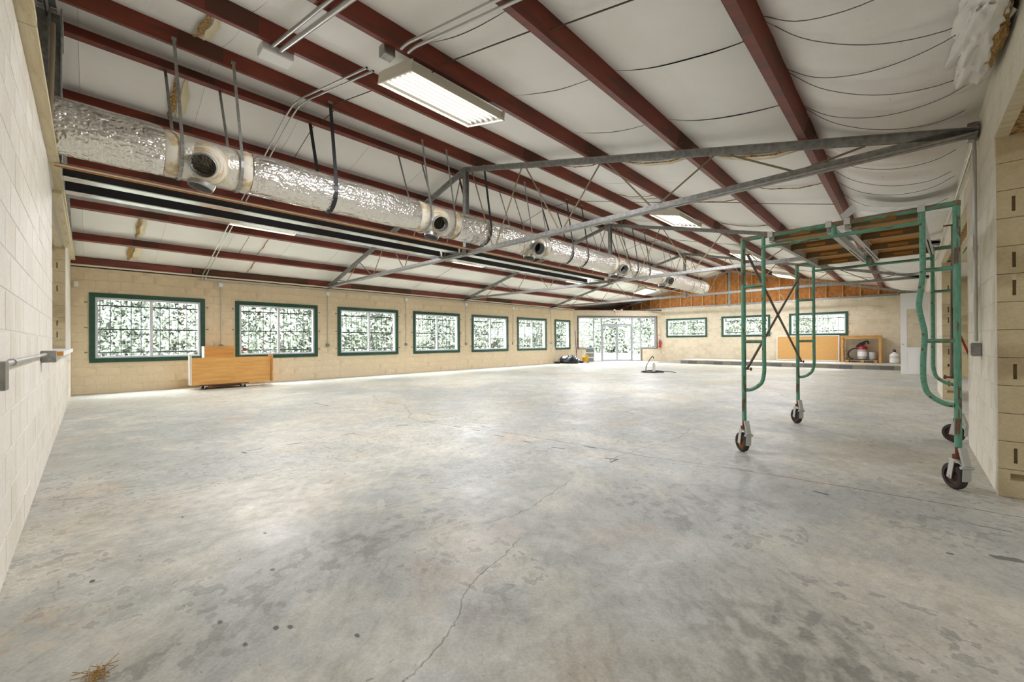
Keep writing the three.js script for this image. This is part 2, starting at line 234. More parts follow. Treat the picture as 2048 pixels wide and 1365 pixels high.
function wall(name, label, [x, z], [dx, dz], len, H, thick, openings, m, mortar, o = {}) {
  const g = new THREE.Group(); g.name = name; g.position.set(x, 0, z); g.rotation.y = Math.atan2(-dz, dx); scene.add(g); tag(g, label, null, null, 'structure');
  let core = [[0, len, o.y0 ?? 0, H]]; for (const p of openings) core = cut(core, p);
  // merge-safe core, cut along the openings so that no two boxes overlap
  mesh('mortar', core.map(([a, b, c, d]) => lim(a, b, c, d, -thick, 0)), mortar, g);
  if (o.plain) return g;
  const rects = []; let row = 0;
  for (let y = o.y0 ?? 0; y < H - 0.02; y += COURSE, row++) for (let s = -(row % 2) * LONG / 2 - (o.shift ?? 0); s < len; s += LONG) {
    let rs = [[Math.max(0, s), Math.min(len, s + LONG), y, Math.min(H, y + COURSE)]]; if (rs[0][1] - rs[0][0] < 0.02) continue;
    for (const p of openings) rs = cut(rs, p);
    rects.push(...rs.filter((r) => r[1] - r[0] > 0.035 && r[3] - r[2] > 0.03));
  }
  const lo = o.from ?? 0, hi = o.to ?? len, eye = V(0, EYE, 0); g.updateMatrixWorld();
  const far = (r) => V((r[0] + r[1]) / 2, (r[2] + r[3]) / 2, 0).applyMatrix4(g.matrixWorld).distanceTo(eye);
  const shown = rects.filter((r) => r[1] > lo && r[0] < hi).sort((p, q) => far(p) - far(q)), most = o.most ?? 290, rest = [], rr = rng(name.length * 131 + len * 10);
  shown.forEach((r, i) => {
    const k = Math.floor(rr() * 6), geo = blockGeo(r[1] - r[0], r[3] - r[2], k);
    if (i < most) { const b = mesh('block', geo, m, g); b.position.set((r[0] + r[1]) / 2, (r[2] + r[3]) / 2, (rr() - 0.5) * 0.0015); }
    else rest.push(geo.clone().translate((r[0] + r[1]) / 2, (r[2] + r[3]) / 2, 0));
  });
  if (rest.length) tag(mesh('blocks', rest, m, g), null, null, null, 'stuff');
  return g;
}
const inWall = (w) => { const g = new THREE.Group(); g.position.copy(w.position); g.rotation.copy(w.rotation); return g; };

const XW = -13.6, ZN = 0.29, ZF = -23.4, XRT = 0.466;
const WT = 2.35, WB = 0.72, TR = 0.1;
const winZ = [[0, -2.17], [-2.857, -5.09], [-5.73, -7.97], [-8.61, -10.87], [-11.53, -13.78], [-14.4, -16.64], [-17.32, -18.72]];
const sOf = (z) => ZN - z;
const wWin = wall('wall_left', 'long cream painted block wall with seven barred windows', [XW, ZN], [0, -1], 19.34, 2.92, 0.2, winZ.map(([a, b]) => [sOf(a) + TR * 0.85, sOf(b) - TR * 0.85, WB + TR * 0.85, WT - TR * 0.85]), M.wallCream, M.mortarCream);
const wNear = wall('wall_near', 'off-white painted block wall with a pass-through opening over a sill', [5.2, ZN], [-1, 0], 18.8, 3.05, 0.2, [[12.15, 15.99, 1.02, 2.89]], M.wallNear, M.mortarNear, { from: 7.4, shift: 0.12 });
const farWin = [[-10.13, -7.87], [-7.14, -4.9], [-4.12, -1.92]];
const wFar = wall('wall_far', 'pale painted block end wall with three high barred windows', [-10.43, ZF], [1, 0], 16.0, 3.04, 0.2, farWin.map(([a, b]) => [a + 10.43 + 0.08, b + 10.43 - 0.08, 1.36 + 0.08, 2.43 - 0.08]), M.wallFar, M.mortarCream, { to: 11.2 });
const DG = [3.18 / 5.388, -4.35 / 5.388];
const wDiag = wall('wall_entrance', 'cream block wall across the corner, holding the glazed entrance', [XW, -19.05], DG, 5.388, 2.93, 0.2, [[0.27, 5.07, 0.75, 2.56], [1.2, 4.11, 0, 2.56]], M.wallFar, M.mortarCream);
const zR = (z) => z + 23.4;
const wRight = wall('wall_right', 'cream painted block wall of piers with wide openings between', [XRT, ZF], [0, 1], 23.9, 3.34, 0.2, [[zR(-4.69), zR(-0.6), -1, 2.64], [zR(-11.49), zR(-6.65), -1, 2.64], [zR(-18.3), zR(-13.4), -1, 2.64]], M.wallRight, M.mortarNear, { from: 3, to: 23 });
// pier ends: bare tan block with open sash grooves, 36 mm deep
function endBlock(x0, y0, h, slot) {
  const a = x0 + 0.003, b = x0 + 0.197, c = y0 + 0.002, d = y0 + h - 0.002, z0 = -0.036; if (!slot) return [lim(a, b, c, d, z0, 0)];
  const [cx, cy, w, g] = slot, l = x0 + cx - w / 2, r = x0 + cx + w / 2, lo = y0 + cy - g / 2, hi = y0 + cy + g / 2;
  return [lim(a, l, c, d, z0, 0), lim(r, b, c, d, z0, 0), lim(l, r, c, lo, z0, 0), lim(l, r, hi, d, z0, 0)];
}
function pierEnd(z, h = 2.64) {
  const g = part('pier_end', wRight); g.rotation.y = -wRight.rotation.y; g.position.set(zR(z), 0, 0);
  mesh('mortar', [lim(0.001, 0.199, 0, h, -0.04, -0.033)], M.mortarTan, g); mesh('edge', lim(-0.004, 0.003, 0, h, -0.04, -0.001), M.wallRight, g);
  for (let y = 0, k = 0; y < h - 0.02; y += COURSE, k++) { const hh = Math.min(COURSE, h - y); mesh('block', endBlock(0, y, hh, k === 0 ? [0.11, 0.15, 0.1, 0.05] : k % 3 === 1 || k === 8 ? [0.085, hh / 2, 0.018, 0.11] : null), M.wallTan, g); }
}
pierEnd(-4.65); pierEnd(-11.45);
{ // far pass-through jamb in the near wall, with the same grooves
  const g = part('jamb', wNear, [15.95, 0, 0]); g.rotation.y = -Math.PI / 2;
  mesh('mortar', lim(-0.199, -0.001, 1.02, 2.89, -0.04, -0.033), M.mortarTan, g); mesh('edge', lim(-0.003, 0.004, 1.02, 2.89, -0.04, -0.001), M.wallNear, g);
  for (let y = 1.02, k = 0; y < 2.88; y += COURSE, k++) { const hh = Math.min(COURSE, 2.89 - y); mesh('block', endBlock(-0.2, y, hh, [1, 2, 5, 7].includes(k) ? [0.1, hh / 2, 0.016, 0.1] : null), M.wallTan, g); }
}
// ------------------------------------------------------------------ roof: ceiling blankets, deck, closures
const XP = -6.52, YP = 4.74, SL = 0.2511, ZB = 1.3, ZE = -23.55;
const yb = (x) => YP - SL * Math.abs(x - XP);              // underside of the purlins
const PUR_R = [-6.14, -4.75, -3.5, -2.1, -0.77], PUR_L = [-6.86, -8.0, -9.55, -10.92, -12.3];
const ceil = new THREE.Group(); ceil.name = 'ceiling'; scene.add(ceil); tag(ceil, 'white faced insulation blankets sagging between the roof purlins', null, null, 'structure');
const aS = Math.atan(SL);
mesh('roof_deck', [lim(-7.55, 0, 0, 0.1, ZE - 0.6, ZB + 0.2), ], M.steelDark, ceil).applyMatrix4(new THREE.Matrix4().makeTranslation(XP, YP + 0.36, 0).multiply(new THREE.Matrix4().makeRotationZ(aS)));
mesh('roof_deck', [lim(0, 7.65, 0, 0.1, ZE - 0.6, ZB + 0.2)], M.steelDark, ceil).applyMatrix4(new THREE.Matrix4().makeTranslation(XP, YP + 0.36, 0).multiply(new THREE.Matrix4().makeRotationZ(-aS)));
const seams = []; for (let z = ZB; z > ZE; z -= 1.22) seams.push(z); seams.push(ZE);
function blanket(x0, x1, za, zb, sag, s, rough) {
  const nx = 14, nz = rough >= 1 ? 30 : 10, pos = [], uv = [], idx = [];
  for (let j = 0; j <= nz; j++) for (let i = 0; i <= nx; i++) {
    const u = i / nx, v = j / nz, x = x0 + (x1 - x0) * u, z = za + (zb - za) * v, e = Math.min(v, 1 - v);
    const w = Math.sin(Math.PI * u), pinch = 0.012 * Math.exp(-e * 22) * w;
    let y = yb(x) + 0.2 - sag * w ** 0.7 * (0.85 + 0.3 * vn(z * 0.6 + s, x, 501)) - pinch;
    if (rough >= 1) y -= 0.075 * w * Math.abs(Math.sin(Math.PI * (z / 0.52 + 0.35 * x + 0.6 * vn(z * 0.9, x * 0.7, 521)))) ** 0.8;
    if (rough) y += rough * (rough >= 1 ? 1.5 : 1) * w * (0.05 * (fbm(x * 1.1, z * 3.2, 511, 3) - 0.5) * 2 + 0.03 * (Math.abs(vn(x * 0.8 + 3, z * 5.5, 517) - 0.5) * 2 - 0.5));
    pos.push(x, y, z); uv.push(x, z);
  }
  for (let j = 0; j < nz; j++) for (let i = 0; i < nx; i++) { const a = j * (nx + 1) + i, b = a + 1, c = a + nx + 1, d = c + 1; idx.push(a, b, c, b, d, c); }
  const g = new THREE.BufferGeometry(); g.setAttribute('position', new THREE.Float32BufferAttribute(pos, 3)); g.setAttribute('uv', new THREE.Float32BufferAttribute(uv, 2)); g.setIndex(idx); g.computeVertexNormals(); return g;
}
const bays = [[-13.62, -12.3], [-12.3, -10.92], [-10.92, -9.55], [-9.55, -8.0], [-8.0, -6.86], [-6.86, XP], [XP, -6.14], [-6.14, -4.75], [-4.75, -3.5], [-3.5, -2.1], [-2.1, -0.77], [-0.77, XRT + 0.02]];
bays.forEach(([x0, x1], b) => { for (let i = 0; i + 1 < seams.length; i++) { const eave = b === 11; mesh('insulation_blanket', blanket(x0, x1, seams[i] - 0.001, seams[i + 1] + 0.001, b === 5 || b === 6 ? 0.01 : eave ? 0.12 : b > 6 ? 0.07 : 0.045, b * 31 + i, eave ? 1 : b > 6 ? 0.35 : 0.2), M.vinyl, ceil); } });
// yellow glass fibre showing at open seams: [x0, x1, z, width]
function split(x0, x1, z, w, drop = 0.05) {
  const n = 10, pos = [], uv = [], idx = [];
  for (let i = 0; i <= n; i++) { const u = i / n, x = x0 + (x1 - x0) * u, h = Math.sin(Math.PI * u), ww = w * (0.15 + 0.85 * h), y = yb(x) + 0.2 - drop * h ** 0.7 - 0.022; for (const k of [-1, 0, 1]) { pos.push(x, y + (k ? 0 : 0.012) - 0.006 * Math.sin(i * 2.1 + k), z + k * ww / 2 + 0.01 * Math.sin(i * 1.7 + z)); uv.push(x, z + k * ww / 2); } }
  for (let i = 0; i < n; i++) for (const k of [0, 1]) { const a = i * 3 + k; idx.push(a, a + 3, a + 1, a + 1, a + 3, a + 4); }
  const g = new THREE.BufferGeometry(); g.setAttribute('position', new THREE.Float32BufferAttribute(pos, 3)); g.setAttribute('uv', new THREE.Float32BufferAttribute(uv, 2)); g.setIndex(idx); g.computeVertexNormals(); return g;
}
[[-9.5, -8.05, -0.82, 0.16], [-8.0, -7.0, -0.84, 0.14], [-6.1, -4.85, -0.86, 0.10], [-12.25, -10.97, -0.72, 0.1], [-13.5, -12.35, -0.66, 0.16], [-13.5, -12.35, -3.1, 0.05], [-12.25, -10.97, -3.05, 0.04], [-3.45, -2.15, -6.02, 0.09], [-2.05, -0.85, -6.0, 0.12], [-4.7, -3.55, -6.0, 0.06], [-2.05, -0.85, -7.6, 0.06], [-3.45, -2.15, -8.5, 0.06], [-4.7, -3.55, -8.1, 0.05], [-3.45, -2.15, -10.9, 0.05]].forEach(([a, b, z, w]) => { const d = a > -6.5 ? 0.1 : 0.065; mesh('open_seam', split(a, b, z, w * 0.6, d), M.fiber, ceil); if (w > 0.08) mesh('seam_flap', split(a + 0.04, b - 0.04, z - w * 0.75, w * 0.8, d + 0.008), M.flap ??= mat(0xd8cba8, { roughness: 0.6, side: THREE.DoubleSide }), ceil); });
// gable end behind the near wall, eave closures, soffit outside the entrance
const tri = (x0, x1, y0, z, d, off = 0.34) => { const s = new THREE.Shape(); s.moveTo(x0, y0); s.lineTo(x1, y0); s.lineTo(x1, yb(x1) + off); s.lineTo(XP, YP + off); s.lineTo(x0, yb(x0) + off); s.closePath(); return new THREE.ExtrudeGeometry(s, { depth: d, bevelEnabled: false }).translate(0, 0, z); };
const gN = mesh('wall_gable_near', tri(-13.8, 0.66, 2.9, ZB, 0.1), M.vinyl); tag(gN, 'white faced gable end behind the near wall', null, null, 'structure');
const roomBack = mesh('wall_behind', [lim(-13.8, 5.4, -0.1, 3.0, ZB, ZB + 0.1), lim(-13.9, -13.8, 0, 3.2, 0.2, ZB + 0.1), lim(5.3, 5.4, 0, 3.2, 0.2, ZB + 0.1), lim(-13.8, 5.3, -0.1, 0, 0.55, ZB)], M.wallNear); tag(roomBack, 'plain wall closing the narrow space behind the pass-through', null, null, 'structure');
const eave = mesh('trim_1', [lim(-13.82, -13.6, 2.92, 3.42, ZE, ZB)], M.darkWood); tag(eave, 'dark stained timber plate along the eave above the window wall', null, null, 'structure');
const soff = mesh('trim_2', (() => { const s = new THREE.Shape(); s.moveTo(-13.8, 19.05); s.lineTo(-13.6, 19.05); s.lineTo(-10.42, 23.4); s.lineTo(-10.42, 23.9); s.lineTo(-13.8, 23.9); s.closePath(); return new THREE.ExtrudeGeometry(s, { depth: 0.03, bevelEnabled: false }).rotateX(-Math.PI / 2).translate(0, 2.935, 0); })(), M.darkWood); tag(soff, 'dark soffit boards over the corner porch outside the entrance', null, null, 'structure');
tag(mesh('trim_3', [lim(-13.75, -13.6, 2.93, 3.0, -19.05, ZN)], M.creamMetal), 'cream pipe-capped ledge on top of the window wall', null, null, 'structure');
// side room
const side = mesh('wall_side_room', [lim(5.2, 5.4, 0, 3.3, -24, 0.3), lim(0.66, 5.2, 0, 3.3, -18.6, -18.4)], M.wallTan); tag(side, 'tan wall of the room beyond the piers', null, null, 'structure');
tag(mesh('ceiling_side_room', lim(0.66, 5.4, 3.05, 3.15, -24, 0.5), M.vinyl), 'plain white ceiling of the room beyond the piers', null, null, 'structure');

// ------------------------------------------------------------------ far gable: studs over boards
const gab = new THREE.Group(); gab.name = 'wall_gable_far'; scene.add(gab); tag(gab, 'bare wooden gable of boards and studs above the far wall', null, null, 'structure');
for (let x = -13.5, k = 0; x < 0.5; x += 0.6, k++) {
  const x1 = Math.min(x + 0.6, 0.5), p = new THREE.Shape(), top = (q) => yb(q) + 0.2;
  p.moveTo(x + 0.003, 3.0); p.lineTo(x1 - 0.003, 3.0); p.lineTo(x1 - 0.003, top(x1)); if (x < XP && x1 > XP) p.lineTo(XP, YP + 0.2); p.lineTo(x + 0.003, top(x)); p.closePath();
  mesh('board', new THREE.ExtrudeGeometry(p, { depth: 0.02, bevelEnabled: false }).translate(0, 0, ZF - 0.09 - (k % 2) * 0.003), M.osb, gab);
  if (x > -13.4) mesh('stud', lim(x - 0.02, x + 0.02, 3.06, top(x) - 0.02, ZF - 0.07, ZF + 0.02), M.stud, gab);
}
mesh('sill_plate', lim(-13.5, 0.45, 3.035, 3.075, ZF - 0.08, ZF + 0.03), M.stud, gab);
mesh('backing', tri(-13.8, 0.66, 2.95, ZF - 0.2, 0.08), M.darkWood, gab);

// ------------------------------------------------------------------ windows
let wn = 0;
function windowIn(w, a, b, y0, y1, label, o = {}) {
  const g = inWall(w); g.name = 'window_' + (++wn); scene.add(g); tag(g, label, null, null, 'structure');
  const t = o.trim ?? TR, tm = M.trim, W = b - a;
  mesh('trim_board', cbx(W, t, 0.024, (a + b) / 2, y1 - t / 2, 0.017, 0.004), tm, g); mesh('trim_board', cbx(W, t, 0.024, (a + b) / 2, y0 + t / 2, 0.017, 0.004), tm, g);
  mesh('trim_board', cbx(t, y1 - y0 - 2 * t, 0.024, a + t / 2, (y0 + y1) / 2, 0.017, 0.004), tm, g); mesh('trim_board', cbx(t, y1 - y0 - 2 * t, 0.024, b - t / 2, (y0 + y1) / 2, 0.017, 0.004), tm, g);
  const A = a + t - 0.01, B = b - t + 0.01, Y0 = y0 + t - 0.01, Y1 = y1 - t + 0.01, f = 0.055;
  mesh('frame', [lim(A, B, Y1 - f, Y1, -0.09, 0.004), lim(A, B, Y0, Y0 + f, -0.09, 0.004), lim(A, A + f, Y0 + f, Y1 - f, -0.09, 0.004), lim(B - f, B, Y0 + f, Y1 - f, -0.09, 0.004)], M.vinylFrame, g);
  const m = (A + B) / 2;
  if (o.single) mesh('pane', lim(A + f, B - f, Y0 + f, Y1 - f, -0.062, -0.058), M.glass, g);
  else {
    mesh('mullion', lim(m - 0.03, m + 0.03, Y0 + f, Y1 - f, -0.08, -0.01), M.vinylFrame, g);
    mesh('pane', bx(m - 0.03 - A - f, Y1 - Y0 - 2 * f, 0.004, (A + f + m - 0.03) / 2, (Y0 + Y1) / 2, -0.06), M.glass, g); mesh('pane', bx(B - f - m - 0.03, Y1 - Y0 - 2 * f, 0.004, (B - f + m + 0.03) / 2, (Y0 + Y1) / 2, -0.06), M.glass, g);
  }
  const gr = part('security_grille', g), n = o.bars ?? 11;
  for (const y of o.rails ?? [Y1 - 0.19, (Y0 + Y1) / 2 - 0.03, Y0 + 0.14]) mesh('rail', lim(A, B, y - 0.016, y + 0.016, -0.17, -0.158), M.grille, gr);
  for (let i = 0; i < n; i++) mesh('bar', rod([A + (i + 0.5) * (B - A) / n, Y0, -0.18], [A + (i + 0.5) * (B - A) / n, Y1, -0.18], 0.009, 5), M.grille, gr);
  const cl1 = []; for (const s of [a - 0.045, b + 0.045]) for (const y of [y0 + 0.15 * (y1 - y0), y0 + 0.5 * (y1 - y0), y1 - 0.14 * (y1 - y0)]) cl1.push([s, y]);
  for (const [s, y] of cl1) mesh('anchor_clip', [bx(0.05, 0.014, 0.02, s, y, 0.014), bx(0.014, 0.03, 0.012, s + (s < a ? -0.02 : 0.02), y, 0.012)], M.brownTrim, g);
  return g;
}
const wname = ['first', 'second', 'third', 'fourth', 'fifth', 'sixth', 'last and narrowest'];
winZ.forEach(([za, zb], i) => windowIn(wWin, sOf(za), sOf(zb), WB, WT, wname[i] + ' green-trimmed barred window from the near corner of the long wall', { bars: i === 6 ? 7 : 11, single: i === 6 }));
['beside the entrance', 'in the middle of the end wall', 'above the tan board'].forEach((w, i) => windowIn(wFar, farWin[i][0] + 10.43, farWin[i][1] + 10.43, 1.36, 2.43, 'low wide green-trimmed barred window ' + w, { trim: 0.09, rails: [2.17, 1.58], bars: 11 }));
{ // small red sticker on the second window's glass
  const g = inWall(wWin); g.name = numbered('window_sticker'); scene.add(g); tag(g, 'small red dome-shaped sticker in corner of second window glass', 'sticker');
  const s = new THREE.Shape(); s.moveTo(-0.055, -0.04); s.lineTo(0.055, -0.04); s.absarc(0, -0.01, 0.055, 0, Math.PI); s.closePath(); mesh('decal', new THREE.ExtrudeGeometry(s, { depth: 0.002, bevelEnabled: false }).translate(sOf(-2.857) + 0.24, 0.985, -0.056), mat(0x8e3a36), g);
}
// ------------------------------------------------------------------ glazed entrance
{
  const g = inWall(wDiag); g.name = 'door_1'; scene.add(g); tag(g, 'white framed glazed double entrance door with sidelights and transom', null, null, 'structure');
  const fr = M.storefront ??= mat(0xa4a6ac, { roughness: 0.4, metalness: 0.3 }), z0 = -0.1, z1 = -0.03, v = (s, y0, y1, w = 0.055) => mesh('mullion', lim(s - w / 2, s + w / 2, y0, y1, z0, z1), fr, g), h = (a, b, y, w = 0.055) => mesh('rail', lim(a, b, y - w / 2, y + w / 2, z0 + 0.002, z1 - 0.002), fr, g);
  const pane = (a, b, y0, y1) => mesh('pane', lim(a, b, y0, y1, -0.068, -0.064), M.glass, g);
  h(0.27, 5.07, 2.52, 0.08); h(0.27, 1.2, 0.79, 0.07); h(4.1, 5.07, 0.79, 0.07);
  v(0.3, 0.82, 2.49); v(1.21, 0, 2.49, 0.05); v(1.69, 0, 2.49, 0.07); v(3.56, 0, 2.49, 0.07); v(4.09, 0, 2.49, 0.05); v(5.0, 0.82, 2.49, 0.1);
  for (const [a, b] of [[0.32, 1.19], [1.24, 1.66], [3.6, 4.07], [4.11, 4.95]]) h(a, b, 2.26, 0.035);
  h(1.72, 3.53, 2.12, 0.1); h(1.23, 1.66, 0.03, 0.06); h(3.6, 4.07, 0.03, 0.06);
  pane(0.32, 1.19, 0.82, 2.49); pane(1.24, 1.66, 0.06, 2.49); pane(3.6, 4.07, 0.06, 2.49); pane(4.11, 4.95, 0.82, 2.49); pane(1.72, 3.53, 2.17, 2.49);
  for (const [a, b, k] of [[1.73, 2.62, 1], [2.64, 3.53, -1]]) {
    const d = part('door_leaf', g); mesh('stile', lim(a, a + 0.055, 0.01, 2.06, -0.095, -0.05), fr, d); mesh('stile', lim(b - 0.055, b, 0.01, 2.06, -0.095, -0.05), fr, d); mesh('top_rail', lim(a + 0.055, b - 0.055, 2.0, 2.06, -0.095, -0.05), fr, d); mesh('bottom_rail', lim(a + 0.055, b - 0.055, 0.01, 0.11, -0.095, -0.05), fr, d);
    mesh('push_bar', [rod([a + 0.06, 0.98, -0.03], [b - 0.06, 0.98, -0.03], 0.012), bx(0.03, 0.03, 0.04, a + 0.08, 0.98, -0.045), bx(0.03, 0.03, 0.04, b - 0.08, 0.98, -0.045)], M.alum, d);
    mesh('pane', lim(a + 0.055, b - 0.055, 0.11, 2.0, -0.074, -0.07), M.glass, d);
    if (k > 0) mesh('lock', rod([b - 0.1, 1.55, -0.075], [b - 0.1, 1.55, -0.05], 0.03, 14), M.black, d);
  }
  const t = part('brown_trim', g), q = 0.045; for (const [a, b, c, d] of [[0.23, 5.11, 2.56, 2.56 + q], [0.23, 0.27, 0.71, 2.56], [5.07, 5.11, 0.71, 2.56], [0.27, 1.16, 0.71, 0.75], [4.15, 5.07, 0.71, 0.75], [1.16, 1.2, 0, 0.75], [4.11, 4.15, 0, 0.75]]) mesh('trim_board', lim(a, b, c, d, 0.002, 0.022), M.brownTrim, t);
  const hd = part('header_channel', g); mesh('track', [lim(0.05, 5.3, 2.72, 2.78, 0.005, 0.05), lim(0.05, 5.3, 2.70, 2.72, 0.005, 0.035)], M.creamMetal, hd);
}
// ------------------------------------------------------------------ white door standing open by the far pier, raised platform
{
  const g = new THREE.Group(); g.name = 'door_2'; g.position.set(-0.19, 0, -18.66); scene.add(g); tag(g, 'tall white panelled door with a glazed light, standing open', null, null, 'structure');
  const W = 0.655, H = 2.68; mesh('leaf', [lim(0, 0.15, 0.02, H, -0.04, 0), lim(0.5, W, 0.02, H, -0.04, 0), lim(0.15, 0.5, 0.02, 0.2, -0.04, 0), lim(0.15, 0.5, 0.78, 0.9, -0.04, 0), lim(0.15, 0.5, 2.15, 2.3, -0.04, 0), lim(0.15, 0.5, 2.55, H, -0.04, 0)], M.white, g);
  mesh('panel', [lim(0.15, 0.5, 0.2, 0.78, -0.03, -0.012), lim(0.15, 0.5, 2.3, 2.55, -0.03, -0.012)], M.white, g);
  mesh('pane', lim(0.15, 0.5, 0.9, 2.15, -0.024, -0.02), M.glass, g); mesh('glazing_bead', [lim(0.15, 0.165, 0.9, 2.15, -0.03, 0.004), lim(0.15, 0.5, 0.9, 0.915, -0.03, 0.004), lim(0.15, 0.5, 2.135, 2.15, -0.03, 0.004)], M.creamWood, g);
  mesh('knob', rod([0.05, 1.0, 0], [0.05, 1.0, 0.06], 0.025, 12), M.alum, g);
}
const plat = new THREE.Group(); plat.name = 'floor_platform'; scene.add(plat); tag(plat, 'low raised platform with a dark block riser along the end wall', null, null, 'structure');
const ZS = -21.1, XS = -8.4; M.platTop = mat(0xffffff, { map: tex(256, 256, 2, (u, v) => { const n = fbm(u * 8, v * 8, 601, 4, 8); return mixc([206, 200, 186], [176, 170, 154], n); }), roughness: 0.6 });
mesh('platform_top', lim(XS, 0.45, 0.0, 0.195, ZF + 0.01, ZS - 0.02), M.platTop, plat);
mesh('ramp', (() => { const s = new THREE.Shape(); s.moveTo(XS, 0); s.lineTo(XS, 0.195); s.lineTo(-9.9, 0.0); s.closePath(); return new THREE.ExtrudeGeometry(s, { depth: 2.2, bevelEnabled: false }).translate(0, 0, ZF + 0.05); })(), M.platTop, plat);
for (let x = XS, k = 0; x < 0.44; x += 0.4, k++) mesh('riser_block', cbx(Math.min(0.392, 0.45 - x), 0.155, 0.03, x + Math.min(0.392, 0.45 - x) / 2, 0.0785, ZS, 0.004), [M.riserA ??= mat(0x7d7c76, { bumpMap: blockBump, bumpScale: 0.003, roughness: 0.9 }), M.riserB ??= mat(0x6a6a66, { bumpMap: blockBump, bumpScale: 0.003, roughness: 0.9 }), M.riserC ??= mat(0x8b8776, { bumpMap: blockBump, bumpScale: 0.003, roughness: 0.9 })][(k * 7) % 3], plat);
mesh('nosing', lim(XS, 0.45, 0.157, 0.2, ZS - 0.02, ZS + 0.02), M.platTop, plat);

// near wall top plate, lintels, sill
const tNear = new THREE.Group(); tNear.name = 'trim_4'; scene.add(tNear); tag(tNear, 'cream painted timber plate overhanging the top of the near wall', null, null, 'structure');
for (let x = -13.5, k = 0; x < 0.2; x += 2.44, k++) mesh('plank', lim(x + 0.003, Math.min(x + 2.437, 0.45), 3.05, 3.10, 0.212 + (k % 2) * 0.004, 0.5), M.creamWood, tNear);
for (const [a, b] of [[0.215, 0.30], [0.335, 0.42], [0.44, 0.49]]) mesh('lintel_board', lim(-10.75, -6.95, 2.87, 2.91, a, b), M.creamWood, tNear);
tag(mesh('trim_5', [lim(-10.8, -6.93, 1.02, 1.075, 0.2, 0.5)], M.white), 'white painted sill board of the pass-through opening', null, null, 'structure');
tag(mesh('trim_6', lim(-6.93, -6.918, 1.02, 1.07, 0.205, 0.29), M.ply), 'raw wood end of the pass-through sill', null, null, 'structure');
{ // lintels over the openings between the right-hand piers: two angles with foam between
  for (const [z0, z1, n] of [[-4.65, -0.6, 'first'], [-11.45, -6.65, 'second']]) {
    const g = new THREE.Group(); g.name = 'trim_' + (n === 'first' ? 7 : 8); scene.add(g); tag(g, 'rough lintel of cream angles and foam over the ' + n + ' pier opening', null, null, 'structure');
    mesh('angle', lim(0.462, 0.53, 2.625, 2.64, z0, z1), M.creamWood, g); mesh('angle', lim(0.60, 0.67, 2.60, 2.64, z0, z1), M.creamWood, g);
    mesh('foam', lim(0.53, 0.60, 2.632, 2.64, z0, z1), M.fiber, g); mesh('bearing_plate', lim(0.66, 1.05, 2.6, 2.64, z0, z1), M.creamWood, g);
  }
}
// ------------------------------------------------------------------ purlins
function purlin(x, slope, label) {
  const o = thing('roof_purlin', label, 'purlin', [x, yb(x), 0], 0, slope > 0 ? 'purlins on the pier-side slope' : 'purlins on the window-side slope'); o.rotation.z = slope > 0 ? -aS : aS;
  const k = slope > 0 ? -1 : 1, L = [ZE + 0.02, ZB - 0.02];
  mesh('web', lim(-0.002, 0.002, 0, 0.2, ...L), M.purlin, o); mesh('bottom_flange', [lim(0, k * 0.078, 0, 0.004, ...L), lim(k * 0.078, k * 0.074, 0, 0.018, ...L)], M.purlin, o); mesh('top_flange', [lim(0, -k * 0.06, 0.196, 0.2, ...L), lim(-k * 0.06, -k * 0.056, 0.182, 0.2, ...L)], M.purlin, o);
  for (const z of [-1.0 - (x * 7 % 3) * 0.05, -5.41, -11.09, -16.9]) mesh('lap_plate', lim(-0.0045, 0.0045, 0.015, 0.185, z - 0.22, z + 0.22), M.lap ??= mat(0x56321f, { roughness: 0.7 }), o);
  const bolts = []; for (const z of [-5.41, -11.09, -16.9]) for (const q of [-0.12, 0.12]) bolts.push(rod([-0.012, 0.06, z + q], [0.012, 0.06, z + q], 0.009, 6)); mesh('bolts', bolts, M.steelDark, o).userData.kind = 'stuff';
}
const nth = ['next to the ridge', 'second down from the ridge', 'third down from the ridge', 'fourth down from the ridge', 'lowest before the eave'];
PUR_R.forEach((x, i) => purlin(x, 1, 'red steel roof purlin on the pier-side slope, ' + nth[i]));
PUR_L.forEach((x, i) => purlin(x, -1, 'red steel roof purlin on the window-side slope, ' + nth[i]));
{ // eave strut
  const o = thing('eave_strut', 'patchy red and brown eave strut along the top of the window wall', 'beam'); const pcs = [[ZB, -1.9, 0], [-1.9, -4.8, 1], [-4.8, -6.2, 0], [-6.2, -8.5, 1], [-8.5, -12.4, 0], [-12.4, -14.0, 1], [-14, ZE, 0]];
  for (const [a, b, k] of pcs) mesh(k ? 'timber_patch' : 'steel_length', lim(-13.585, -13.565 + k * 0.012, 2.99, 3.14, b + 0.004, a - 0.004), k ? M.darkWood : M.purlin, o);
  mesh('pipe', rod([-13.5, 2.955, ZN], [-13.5, 2.955, -19.0], 0.022, 10), M.creamMetal, o);
}
// sag rods between purlins
[-2.62, -8.55, -14.0, -19.8].forEach((z, bay) => { const xs = [...PUR_L].reverse().concat(PUR_R); for (let i = 0; i + 1 < xs.length; i++) { const a = xs[i], b = xs[i + 1], off = (i % 2) * 0.06; tag(mesh('sag_rod', rod([a, yb(a) + 0.07, z + off], [b, yb(b) + 0.07, z + off], 0.006, 6), M.sag ??= mat(0x4c4034, { roughness: 0.7 })), 'thin dark sag rod ' + ['before the first truss', 'past the first truss', 'past the second truss', 'past the third truss'][bay] + ', ' + (i === 4 ? 'across the ridge' : ['lowest', 'second lowest', 'third lowest', 'top'][i < 4 ? i : 8 - i] + ' gap, ' + (i < 4 ? 'window side' : 'pier side')), 'rod', 'sag rods between the purlins'); } });

// ------------------------------------------------------------------ trusses
const TZ = [-5.41, -11.09, -16.9, -22.7];
